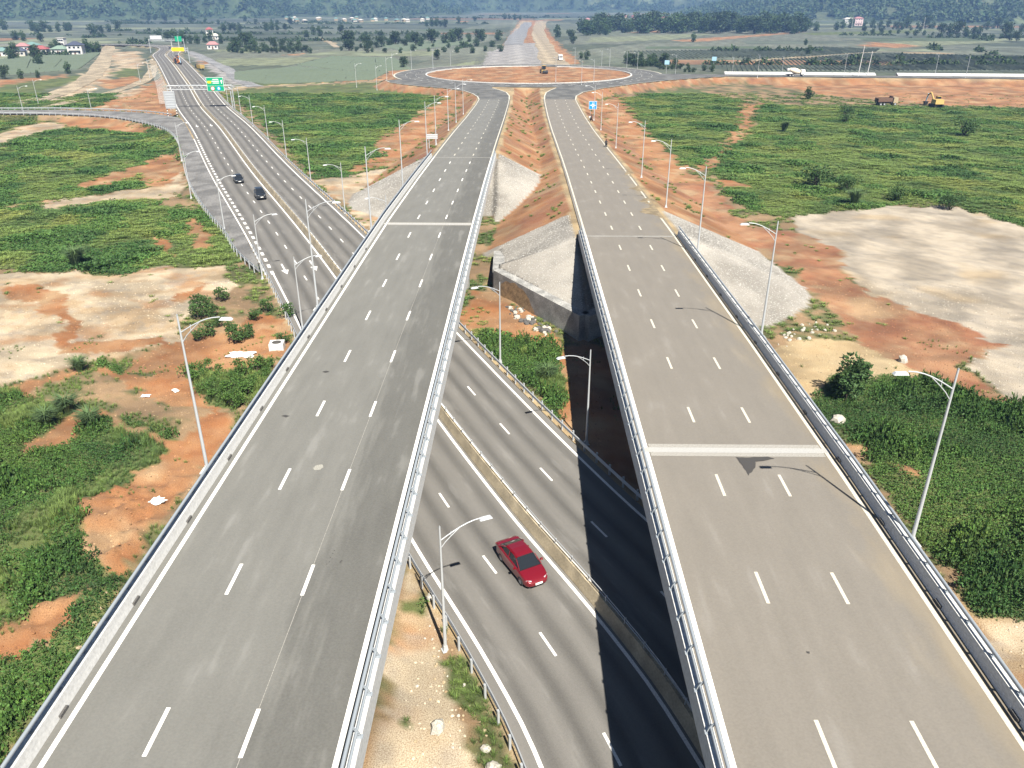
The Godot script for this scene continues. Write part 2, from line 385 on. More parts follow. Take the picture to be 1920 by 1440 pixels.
func make_materials() -> void:
	M.concrete = grain(mat(lin(0.54, 0.54, 0.53), 0.85), 2.6, 0.86, 1.0, 11)
	M.concrete_grey = grain(mat(lin(0.33, 0.325, 0.31), 0.88), 3.0, 0.7, 1.0, 12, 11.0)
	M.concrete_tan = grain(mat(lin(0.50, 0.42, 0.29), 0.9), 2.0, 0.75, 1.0, 13, 7.0)
	M.paint = grain(mat(lin(0.78, 0.77, 0.74), 0.7), 1.3, 0.82, 1.0, 14)
	M.paint_cream = grain(mat(lin(0.56, 0.53, 0.45), 0.7), 1.3, 0.82, 1.0, 15)
	M.galv = mat(lin(0.42, 0.44, 0.46), 0.5, 0.3)
	M.rail = mat(lin(0.27, 0.30, 0.33), 0.5, 0.1)
	M.dark = mat(lin(0.02, 0.02, 0.022), 0.8)
	M.joint = grain(mat(lin(0.36, 0.345, 0.315), 0.9), 0.8, 0.6, 1.0, 16)
	M.joint_white = grain(mat(lin(0.46, 0.455, 0.44), 0.9), 0.5, 0.55, 1.0, 17)
	M.black = mat(lin(0.012, 0.012, 0.014), 0.35)
	M.rubber = mat(lin(0.02, 0.02, 0.02), 0.9)
	M.glass = mat(lin(0.015, 0.018, 0.022), 0.06)
	M.chrome = mat(lin(0.7, 0.7, 0.72), 0.2, 0.9)
	M.lamp = mat(lin(0.46, 0.48, 0.51), 0.4)
	M.white = mat(lin(0.75, 0.75, 0.73), 0.5)
	M.yellow = mat(lin(0.42, 0.29, 0.09), 0.6)
	M.rust = grain(mat(lin(0.16, 0.09, 0.06), 0.9), 1.5, 0.6, 1.0, 18)
	M.green_sign = mat(lin(0.0, 0.28, 0.14), 0.4)
	M.blue_sign = mat(lin(0.01, 0.25, 0.62), 0.4)
	M.yellow_sign = mat(lin(0.9, 0.62, 0.0), 0.5)
	M.wall = grain(mat(lin(0.40, 0.395, 0.38), 0.88), 2.4, 0.72, 1.0, 12, 7.0)
	M.stone = grain(mat(lin(0.50, 0.47, 0.41), 0.9), 0.9, 0.6, 1.0, 19)
	M.stone_tan = grain(mat(lin(0.42, 0.33, 0.21), 0.9), 0.9, 0.6, 1.0, 20)
	M.stone_dark = grain(mat(lin(0.12, 0.115, 0.11), 0.9), 0.6, 0.5, 1.0, 21)
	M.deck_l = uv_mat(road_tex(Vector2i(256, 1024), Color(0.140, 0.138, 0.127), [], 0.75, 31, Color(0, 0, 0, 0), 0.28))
	M.deck_r = uv_mat(road_tex(Vector2i(256, 1024), Color(0.166, 0.151, 0.131), [], 0.5, 37, Color(0.23, 0.18, 0.105, 0.45)))
	var tr := [[0.16, 0.055, 0.36], [0.385, 0.06, 0.42], [0.615, 0.06, 0.40], [0.84, 0.055, 0.34]]
	M.hway = uv_mat(road_tex(Vector2i(256, 1024), Color(0.146, 0.139, 0.129), tr, 0.6, 41))
	M.ring = grain(mat(lin(0.15, 0.148, 0.14), 0.9), 7.0, 0.75, 1.0, 22, 23.0)
	M.ramp = grain(mat(lin(0.20, 0.195, 0.19), 0.9), 5.0, 0.75, 1.0, 23, 19.0)
	var g := mat(Color(1, 1, 1), 0.95)
	g.vertex_color_use_as_albedo = true
	grain(g, 5.3, 0.62, 1.0, 24, 31.0)
	g.albedo_texture = noise_tex(0.05, [[0.10, Color(0.62, 0.57, 0.51)], [0.35, Color(0.82, 0.79, 0.76)], [0.62, Color(0.93, 0.92, 0.90)], [0.85, Color(1, 1, 1)]], 1024, 24, 7)
	M.ground = g

# ------------------------------------------------------------------ layout
func tab(t: Array, z: float) -> float:
	var k := 0
	while k < t.size() - 4 and z > t[k + 2]:
		k += 2
	var f := clamp01((z - t[k]) / (t[k + 2] - t[k]))
	return lerpf(t[k + 1], t[k + 3], f)

func xl(z: float) -> float: return tab(T_CL, z)
func xr(z: float) -> float: return tab(T_CR, z)
func hl(z: float) -> float: return tab(T_HL, z)
func hr(z: float) -> float: return tab(T_HR, z)

func prepare_layout() -> void:
	rng.seed = 7
	n1.seed = 5; n1.frequency = 0.09; n1.fractal_octaves = 4
	n2.seed = 6; n2.frequency = 0.6; n2.fractal_octaves = 3
	n3.seed = 8; n3.frequency = 0.02; n3.fractal_octaves = 3
	for r in REGIONS:
		var p := PackedVector2Array()
		var box := Rect2(r[1][0], r[1][1], 0, 0)
		for i in range(0, r[1].size(), 2):
			var q := Vector2(r[1][i], r[1][i + 1])
			p.append(q)
			box = box.expand(q)
		polys.append(p); boxes.append(box); kinds.append(r[0])
	# the motorway's reference line (the white line left of the median), smoothed
	var c := Curve2D.new()
	for i in range(0, HWAY.size(), 2):
		var p := Vector2(HWAY[i], HWAY[i + 1])
		var a := Vector2(HWAY[maxi(i - 2, 0)], HWAY[maxi(i - 2, 0) + 1])
		var b := Vector2(HWAY[mini(i + 2, HWAY.size() - 2)], HWAY[mini(i + 2, HWAY.size() - 2) + 1])
		var d := (b - a).normalized()
		c.add_point(p, -d * p.distance_to(a) / 3.0, d * p.distance_to(b) / 3.0)
	var length := c.get_baked_length()
	var s := 0.0
	while s < length:
		var p := c.sample_baked(s)
		hway_pts.append(p)
		s += 2.0 + maxf(0.0, s - 120.0) * 0.02
	ramp_out = smooth_line(RAMP_O)
	ramp_in = smooth_line(RAMP_I)
	ramp_poly = ramp_out.duplicate()
	for i in range(ramp_in.size() - 1, -1, -1): ramp_poly.append(ramp_in[i])

func smooth_line(flat_pts: Array) -> PackedVector2Array:
	# the same number of samples between any two given points
	var p := PackedVector2Array()
	var n := flat_pts.size() / 2
	for i in n - 1:
		var q := []
		for k in [i - 1, i, i + 1, i + 2]:
			var c := clampi(k, 0, n - 1)
			q.append(Vector2(flat_pts[c * 2], flat_pts[c * 2 + 1]))
		for k in 6: p.append(q[1].cubic_interpolate(q[2], q[0], q[3], k / 6.0))
	p.append(Vector2(flat_pts[n * 2 - 2], flat_pts[n * 2 - 1]))
	return p

var ramp_out := PackedVector2Array()
var ramp_in := PackedVector2Array()
var ramp_poly := PackedVector2Array()
var hway_pts := PackedVector2Array()

# x of the motorway's reference line at depth z, and how much a step in x is shortened across it
func hway_at(z: float) -> Vector2:
	if z > hway_pts[0].y:
		return Vector2(hway_pts[0].x, 0.95)
	var lo := 0
	var hi := hway_pts.size() - 1
	while hi - lo > 1:
		var m := (lo + hi) / 2
		if hway_pts[m].y > z: lo = m
		else: hi = m
	var a := hway_pts[lo]
	var b := hway_pts[hi]
	var f := clamp01((z - a.y) / minf(b.y - a.y, -0.001))
	var d := (b - a).normalized()
	return Vector2(lerpf(a.x, b.x, f), absf(d.y))

func base_h(z: float) -> float:
	return lerpf(-0.5, -1.8, smoothstep(-120.0, -260.0, z))

func side_of(a: Vector2, b: Vector2, p: Vector2) -> float:
	return (b - a).cross(p - a)

var emb := 0   # what raised the last point asked for: 0 nothing, 1 earth slope, 2 gravel cone, 3 under a road, 4 island

func ground(x: float, z: float) -> float:
	var h := base_h(z) + n1.get_noise_2d(x, z) * lerpf(0.35, 0.05, clamp01((-z - 340.0) / 60.0))
	var flat := 1.0
	emb = 0
	# raised banks and mounds left of the near flyover
	if z > -90.0 and x < -16.0:
		h += 1.5 * exp(-(pow((x + 31.0) / 8.0, 2.0) + pow((z + 44.0) / 5.0, 2.0)))
		h += 1.0 * exp(-(pow((x + 25.0) / 3.0, 2.0) + pow((z + 37.0) / 5.0, 2.0)))
		h += 0.8 * exp(-(pow((x + 45.0) / 7.0, 2.0) + pow((z + 52.0) / 5.0, 2.0)))
		h += n2.get_noise_2d(x * 0.6, z * 0.6) * 0.16
		if x > -36.0 and z > -52.0: h += (0.25 - absf(n1.get_noise_2d(x * 2.2, z * 2.2))) * 1.3
	if z > -90.0 and x > 21.0:
		h += 0.7 * exp(-Vector2(x, z).distance_squared_to(Vector2(30.5, -51.5)) / 1.6)
		h += 1.1 * exp(-(pow((x - 38.0) / 10.0, 2.0) + pow((z + 45.0) / 10.0, 2.0)))
	var e := 0.0
	# the two roads on their banks, ending in cones at the flyovers
	if z < ABL:
		if z > -352.0:
			var d := absf(x - xl(z)) - HWL - 1.3
			if d < 30.0:
				e = hl(z) - 0.15 - maxf(0.0, d) / 2.0
				if e > h: h = e; emb = 3 if d < 0.0 else (2 if z > -158.0 else 1)
	elif z < ABL + 26.0:
		var d := maxf(0.0, absf(x - xl(ABL)) - HWL - 1.3)
		e = hl(ABL) - 0.5 - 6.9 * Vector2(d / 15.5, (z - ABL) / 24.0).length()
		if absf(x - xl(ABL)) < HWL + 0.8: e -= 1.3
		if e > h: h = e; emb = 2
	if z < ABR:
		if z > -352.0:
			var d := absf(x - xr(z)) - HWR - 1.3
			if d < 30.0:
				e = hr(z) - 0.15 - maxf(0.0, d) / (2.4 if x > xr(z) else 2.0)
				if z > -111.0 and x < -1.9: e = -10.0
				if e > h: h = e; emb = 3 if d < 0.0 else (2 if z > -112.0 - (2.0 if x > 10 else d * 0.15) else 1)
	elif z < ABR + 22.0:
		var d := maxf(0.0, absf(x - xr(ABR)) - HWR - 1.3)
		var out := false
		if x < xr(ABR):
			e = hr(ABR) - 0.4 - 3.75 * (d / 11.0 + (z - ABR) / 18.0)
			var p := Vector2(x, z)
			var ab: Vector2 = (WALL[2] - WALL[1]).normalized()
			var sd := ab.cross(p - WALL[1])
			out = sd > 0.0 or x < -1.75 or side_of(WALL[2], WALL[3], p) > -0.3
		else:
			e = hr(ABR) - 0.4 - 6.7 * Vector2(d / 17.0, (z - ABR) / 17.0).length()
		if absf(x - xr(ABR)) < HWR + 0.8: e -= 1.2
		if not out and e > h: h = e; emb = 2
	# the roundabout
	var rr := Vector2(x, z).distance_to(RC)
	if rr < 85.0:
		e = 0.65 - maxf(0.0, rr - 65.0) / 2.0
		if e > h:
			h = e; emb = 3 if rr < 65.0 else 1
			if rr < 49.5: h = 0.75 + n1.get_noise_2d(x * 0.5, z * 0.5) * 0.5; emb = 4
	if z < -296.0 and z > -415.0 and x > -70.0 and x < 110.0:
		for poly in [MOUTH_L, MOUTH_R]:
			var d := 0.0
			var q := Vector2(x, z)
			if not Geometry2D.is_point_in_polygon(q, poly):
				d = 99.0
				for i in poly.size():
					d = minf(d, q.distance_to(Geometry2D.get_closest_point_to_segment(q, poly[i], poly[(i + 1) % poly.size()])))
			e = 0.62 - maxf(0.0, d - 0.8) / 2.0
			if e > h and rr > 49.5: h = e; emb = 3 if d <= 0.0 else 1
	# the road leaving it to the right
	if x > 55.0 and x < 330.0 and z < -350.0 and z > -440.0:
		var zc := lerpf(-405.0, -385.0, (x - 70.0) / 200.0)
		e = 0.6 - maxf(0.0, absf(z - zc) - 7.0) / 2.0
		if e > h: h = e; emb = 3 if absf(z - zc) < 7.0 else 1
	# the motorway
	if z > -760.0:
		var k := hway_at(z)
		var o := (x - k.x) * k.y
		var d := maxf(0.0, absf(o - 0.6) - 9.1)
		if d < 8.0:
			e = -0.13 - d / 2.0
			if d <= 0.0: h = minf(e, h) if emb == 0 else e; h = e; emb = 3
			elif e > h and emb == 0: h = e
	# the slip road
	if x < -35.0 and x > -260.0 and z < -110.0 and z > -300.0:
		var q := Vector2(x, z)
		if emb != 3 and Geometry2D.is_point_in_polygon(q, ramp_poly):
			h = -0.34; emb = 3
		elif emb != 3:
			for i in range(0, ramp_out.size() - 1, 3):
				var a := ramp_out[i]
				if absf(a.x - x) > 22.0 or absf(a.y - z) > 22.0: continue
				var d := q.distance_to(Geometry2D.get_closest_point_to_segment(q, a, ramp_out[mini(i + 3, ramp_out.size() - 1)]))
				if d < 6.0: h = maxf(h, -0.34 - d / 2.2)
	return h

func region(x: float, z: float) -> int:
	var wig := 0.5 + clamp01((-z - 60.0) / 300.0) * 2.2
	var p := Vector2(x + n1.get_noise_2d(x * 1.7 + 91.0, z * 1.7) * wig * 2.2 + n2.get_noise_2d(x, z) * 0.5, z + n1.get_noise_2d(x * 1.7, z * 1.7 + 57.0) * wig * 2.2 + n2.get_noise_2d(x + 40.0, z) * 0.5)
	for i in range(polys.size() - 1, -1, -1):
		if boxes[i].has_point(p) and Geometry2D.is_point_in_polygon(p, polys[i]):
			return kinds[i]
	return 0

# base colours (linear) of the ground's kinds of matter: two for each, mixed by noise
var SOIL := [
	[Color(0.150, 0.178, 0.130), Color(0.125, 0.152, 0.115)],   # 0 pineapple field
	[Color(0.095, 0.145, 0.040), Color(0.140, 0.165, 0.058)],   # 1 under green cover
	[Color(0.560, 0.480, 0.360), Color(0.430, 0.325, 0.205)],   # 2 pale sand
	[Color(0.330, 0.145, 0.058), Color(0.410, 0.235, 0.120)],   # 3 orange earth
	[Color(0.305, 0.130, 0.068), Color(0.380, 0.215, 0.120)],   # 4 red earth
	[Color(0.430, 0.420, 0.400), Color(0.350, 0.340, 0.320)],   # 5 white gravel
	[Color(0.330, 0.230, 0.135), Color(0.120, 0.130, 0.052)],   # 6 thin grass on earth
	[Color(0.400, 0.400, 0.410), Color(0.320, 0.320, 0.330)],   # 7 grey gravel
	[Color(0.480, 0.390, 0.245), Color(0.420, 0.320, 0.185)],   # 8 tan gravel
	[Color(0.235, 0.270, 0.170), Color(0.210, 0.245, 0.155)],   # 9 pale crop
	[Color(0.190, 0.212, 0.168), Color(0.160, 0.185, 0.148)],   # 10 grey crop
	[Color(0.096, 0.120, 0.080), Color(0.082, 0.106, 0.074)],   # 11 dark crop
	[Color(0.480, 0.430, 0.355), Color(0.370, 0.340, 0.295)],   # 12 trampled pale pad
]

func soil(kind: int, x: float, z: float) -> Color:
	var c: Array = SOIL[kind]
	var k := clamp01(0.5 + n1.get_noise_2d(x * 1.2, z * 1.2) * 1.0 + n2.get_noise_2d(x, z) * 0.55)
	if kind == 2:
		k = clamp01(0.25 + n3.get_noise_2d(x * 2.0, z * 2.6) * 1.1 + n1.get_noise_2d(x * 1.2, z * 2.2) * 1.3 + n2.get_noise_2d(x, z) * 0.5)
		var o := clamp01((n1.get_noise_2d(x * 0.8 + 300.0, z * 1.4) - 0.16) * 4.0)
		var gr := clamp01((n1.get_noise_2d(x * 2.3 + 900.0, z * 2.3) + n2.get_noise_2d(x * 1.7, z * 1.7) * 0.5 - 0.12) * 3.0)
		return c[0].lerp(c[1], k).lerp(SOIL[3][1], o * 0.75).lerp(Color(0.33, 0.30, 0.26), gr * 0.55)
	if kind == 12:
		k = clamp01(0.4 + n3.get_noise_2d(x * 1.0 + z * 2.0, z * 0.6 - x * 3.4) * 0.7 + n1.get_noise_2d((x + z) * 1.2, (z - x) * 4.5) * 0.9 + n2.get_noise_2d(x, z) * 0.5)
		var o := clamp01((n3.get_noise_2d(x * 2.2 + 300.0, z * 2.8) - 0.22) * 4.0)
		return c[0].lerp(c[1], k).lerp(SOIL[8][1], o * 0.5)
	if kind == 3 or kind == 4:
		var o := clamp01((n1.get_noise_2d(x * 1.1 + 700.0, z * 1.1) - 0.12) * 3.5)
		return c[0].lerp(c[1], k).lerp(SOIL[8][0], o * 0.45)
	if kind == 6:
		k = clamp01(0.5 + (n1.get_noise_2d(x * 1.3 + 20.0, z * 1.3) + n2.get_noise_2d(x, z) * 0.5) * 3.0)
	return c[0].lerp(c[1], k)

func axis(stops: Array) -> PackedFloat32Array:
	# stops: [from, step, growth] towards the last value
	var out := PackedFloat32Array()
	var x: float = stops[0]
	var step: float = stops[1]
	var even: float = stops[2]
	var grow: float = stops[3]
	var last: float = stops[4]
	var most: float = stops[5]
	while x < last:
		out.append(x)
		x += step
		if x > even: step = minf(step * grow, most)
	out.append(last)
	return out

func build_ground() -> void:
	var half := axis([0.0, 0.55, 62.0, 1.018, 9000.0, 900.0])
	var xs := PackedFloat32Array()
	for i in range(half.size() - 1, 0, -1): xs.append(-half[i])
	xs.append_array(half)
	var zs := PackedFloat32Array([60.0, 30.0, 5.0, -4.0])
	for d in axis([10.0, 0.45, 120.0, 1.013, 9000.0, 900.0]): zs.append(-d)
	var nx := xs.size()
	var nz := zs.size()
	var v := PackedVector3Array(); v.resize(nx * nz)
	var cc := PackedColorArray(); cc.resize(nx * nz)
	for j in nz:
		var z := zs[j]
		var reach := 45.0 - z * 0.85
		for i in nx:
			var x := xs[i]
			var k := j * nx + i
			if absf(x) > reach or z < -4000.0:
				v[k] = Vector3(x, base_h(z), z)
				cc[k] = SOIL[0][0]
				continue
			var h := ground(x, z)
			v[k] = Vector3(x, h, z)
			var kind := 0
			match emb:
				1: kind = 3 if n1.get_noise_2d(x * 0.5, z * 0.5) < 0.22 else 4
				2: kind = 5
				3: kind = 8
				4: kind = 3
				_: kind = region(x, z)
			var c := soil(kind, x, z)
			if kind == 0:
				# the patchwork of the plain: strips of crops of different age, hedged here and there
				var sz := 34.0 + clamp01((-z - 400.0) / 900.0) * 40.0
				var rz := (z + x * 0.10 + n3.get_noise_2d(x * 0.35, z * 0.35) * 26.0) / sz
				var row := floorf(rz)
				var rx := (x + z * 0.22 + row * 61.0) / (110.0 + 50.0 * sin(row * 2.1))
				var cell := floorf(rx)
				var hash := fposmod(sin(row * 127.1 + cell * 311.7) * 43758.5, 1.0)
				var k2 := 0 if hash < 0.34 else (10 if hash < 0.60 else (11 if hash < 0.86 else (9 if hash < 0.955 else 3)))
				c = soil(k2, x, z) * (0.86 + 0.3 * fposmod(hash * 17.0, 1.0))
				if fposmod(rz, 1.0) < 0.07 and fposmod(hash * 7.0, 1.0) < 0.55 and n1.get_noise_2d(x * 0.4, z * 0.4) > -0.1: c = SOIL[11][1] * 0.7
			c.a = 1.0
			cc[k] = c
	var nn := PackedVector3Array(); nn.resize(nx * nz)
	for j in nz:
		for i in nx:
			var a := v[j * nx + maxi(i - 1, 0)]
			var b := v[j * nx + mini(i + 1, nx - 1)]
			var c := v[maxi(j - 1, 0) * nx + i]
			var d := v[mini(j + 1, nz - 1) * nx + i]
			nn[j * nx + i] = (b - a).cross(d - c).normalized() * -1.0 if (b - a).cross(d - c).y < 0.0 else (b - a).cross(d - c).normalized()
	var id := PackedInt32Array(); id.resize((nx - 1) * (nz - 1) * 6)
	var w := 0
	for j in nz - 1:
		for i in nx - 1:
			var a := j * nx + i
			id[w] = a; id[w + 1] = a + nx; id[w + 2] = a + 1
			id[w + 3] = a + 1; id[w + 4] = a + nx; id[w + 5] = a + nx + 1
			w += 6
	var arr := []
	arr.resize(Mesh.ARRAY_MAX)
	arr[Mesh.ARRAY_VERTEX] = v; arr[Mesh.ARRAY_NORMAL] = nn; arr[Mesh.ARRAY_COLOR] = cc; arr[Mesh.ARRAY_INDEX] = id
	var m := ArrayMesh.new()
	m.add_surface_from_arrays(Mesh.PRIMITIVE_TRIANGLES, arr)
	struct(put("ground", m, M.ground))
	print("ground ", nx, " x ", nz, " ", Time.get_ticks_msec())

# ------------------------------------------------------------------ roads
# a path is an array of [point, right-hand unit vector]
func path_z(z0: float, z1: float, step: float, cx: Callable, ch: Callable) -> Array:
	var out := []
	var n := int(ceil(absf(z1 - z0) / step))
	for i in n + 1:
		var z := lerpf(z0, z1, float(i) / n)
		var d := Vector3(cx.call(z - 1.0) - cx.call(z + 1.0), 0, -2.0).normalized()
		out.append([Vector3(cx.call(z), ch.call(z), z), Vector3(-d.z, 0, d.x)])
	return out

func path_2d(p: PackedVector2Array, y: float, from := 0, to := -1) -> Array:
	var out := []
	var last := p.size() - 1 if to < 0 else mini(to, p.size() - 1)
	for i in range(from, last + 1):
		var d := (p[mini(i + 1, p.size() - 1)] - p[maxi(i - 1, 0)]).normalized()
		out.append([Vector3(p[i].x, y, p[i].y), Vector3(-d.y, 0, d.x)])
	return out

func ribbon(mb: MB, p: Array, a: float, b: float, dy: float, v_len := 40.0) -> void:
	var s := 0.0
	for i in p.size() - 1:
		var up := Vector3.UP * dy
		var la: Vector3 = p[i][0] + p[i][1] * a + up
		var ra: Vector3 = p[i][0] + p[i][1] * b + up
		var lb: Vector3 = p[i + 1][0] + p[i + 1][1] * a + up
		var rb: Vector3 = p[i + 1][0] + p[i + 1][1] * b + up
		var s2: float = s + p[i][0].distance_to(p[i + 1][0]) / v_len
		mb.quad_uv(la, lb, rb, ra, Vector2(0, s), Vector2(0, s2), Vector2(1, s2), Vector2(1, s))
		s = s2

# a closed outline of (offset to the right, height), clockwise seen along the path, drawn out along it
func extrude(mb: MB, p: Array, outline: Array) -> void:
	var m := outline.size()
	for i in p.size() - 1:
		for k in m:
			var a: Vector2 = outline[k]
			var b: Vector2 = outline[(k + 1) % m]
			mb.quad(p[i][0] + p[i][1] * a.x + Vector3.UP * a.y, p[i + 1][0] + p[i + 1][1] * a.x + Vector3.UP * a.y,
				p[i + 1][0] + p[i + 1][1] * b.x + Vector3.UP * b.y, p[i][0] + p[i][1] * b.x + Vector3.UP * b.y)
	for e in [0, p.size() - 1]:
		for k in range(1, m - 1):
			var q := []
			for j in [0, k, k + 1]:
				q.append(p[e][0] + p[e][1] * outline[j].x + Vector3.UP * outline[j].y)
			if e == 0: mb.tri(q[0], q[1], q[2])
			else: mb.tri(q[0], q[2], q[1])

func frame_at(p: Array, s: float) -> Transform3D:
	# the place s metres along a path: x to the right, -z ahead
	var left := s
	for i in p.size() - 1:
		var a: Vector3 = p[i][0]
		var b: Vector3 = p[i + 1][0]
		var l := a.distance_to(b)
		if left <= l or i == p.size() - 2:
			var d := (b - a).normalized()
			var r := d.cross(Vector3.UP).normalized()
			return Transform3D(Basis(r, r.cross(d), -d), a + d * left)
		left -= l
	return Transform3D()

func path_length(p: Array) -> float:
	var s := 0.0
	for i in p.size() - 1: s += p[i][0].distance_to(p[i + 1][0])
	return s

func dashes(parent: Node, p: Array, off: float, first: float, period: float, length: float, width: float, m: Material, limit := 1e9, called := "lane_dash") -> void:
	var b := BoxMesh.new()
	b.size = Vector3(width, 0.012, length)
	var s := first
	var total := minf(path_length(p), limit)
	while s + length < total:
		var o := put(called, b, m, parent)
		var t := frame_at(p, s + length * 0.5)
		o.transform = Transform3D(t.basis, t * Vector3(off, 0.003, 0))
		s += period

func sheet(mb: MB, pts: PackedVector2Array, y: float) -> void:
	var t := Geometry2D.triangulate_polygon(pts)
	for i in range(0, t.size(), 3):
		var a := Vector3(pts[t[i]].x, y, pts[t[i]].y)
		var b := Vector3(pts[t[i + 1]].x, y, pts[t[i + 1]].y)
		var c := Vector3(pts[t[i + 2]].x, y, pts[t[i + 2]].y)
		if (c - a).cross(b - a).y > 0.0: mb.tri(a, b, c)
		else: mb.tri(a, c, b)

func arc_post() -> ArrayMesh:
	# a rail post: a flat steel web that rises from the parapet and leans over towards the road (-x)
	var mb := MB.new()
	var pts := []
	for k in 6:
		var f := k / 5.0
		pts.append(Vector2(0.10 - 0.26 * f * f, 0.50 * f))
	for k in 5:
		var a: Vector2 = pts[k]
		var b: Vector2 = pts[k + 1]
		var d := (b - a)
		mb.box(Transform3D(Basis(Vector3(0, 0, 1), atan2(-d.x, d.y)), Vector3((a.x + b.x) / 2, (a.y + b.y) / 2, 0)), Vector3(0.10, d.length() + 0.012, 0.05))
	mb.bx(Vector3(0.10, 0.015, 0), Vector3(0.24, 0.03, 0.2))
	return mb.mesh()

func parapet(fly: Node, p: Array, hw: float, side: float, white: bool) -> void:
	var i := hw + 0.42
	var o := [Vector2(i, -0.02), Vector2(i + 0.07, 0.28), Vector2(i + 0.12, 0.62), Vector2(i + 0.46, 0.62), Vector2(i + 0.50, -0.42), Vector2(i, -0.42)]
	if side < 0:
		for k in o.size(): o[k].x = -o[k].x
		o.reverse()
	var mb := MB.new()
	# the concrete is cast in lengths with open joints between
	var n := 0
	var run := 10
	while n < p.size() - 1:
		var part := p.slice(n, mini(n + run, p.size() - 1) + 1)
		var seg := MB.new()
		extrude(seg, part, o)
		put("parapet", seg, M.concrete if white else M.concrete, fly)
		n += run
	var t := MB.new()
	var t2 := MB.new()
	for k in p.size() - 1:
		var a: Vector3 = p[k][0]
		var b: Vector3 = p[k + 1][0]
		t.tube(a + p[k][1] * side * (i + 0.13) + Vector3.UP * 1.14, b + p[k + 1][1] * side * (i + 0.13) + Vector3.UP * 1.14, 0.075, 0.075, 10, false)
		t2.tube(a + p[k][1] * side * (i + 0.29) + Vector3.UP * 0.87, b + p[k + 1][1] * side * (i + 0.29) + Vector3.UP * 0.87, 0.055, 0.055, 8, false)
	put("hand_rail", t, M.rail, fly)
	put("lower_rail", t2, M.rail, fly)
	var s := 0.8
	var total := path_length(p)
	while s < total:
		var q := put("rail_post", post_mesh, M.rail, fly)
		var f := frame_at(p, s)
		q.transform = Transform3D(f.basis * (Basis() if side > 0 else Basis(Vector3.UP, PI)), f * Vector3(side * (i + 0.29), 0.62, 0))
		s += 2.0

var post_mesh: ArrayMesh

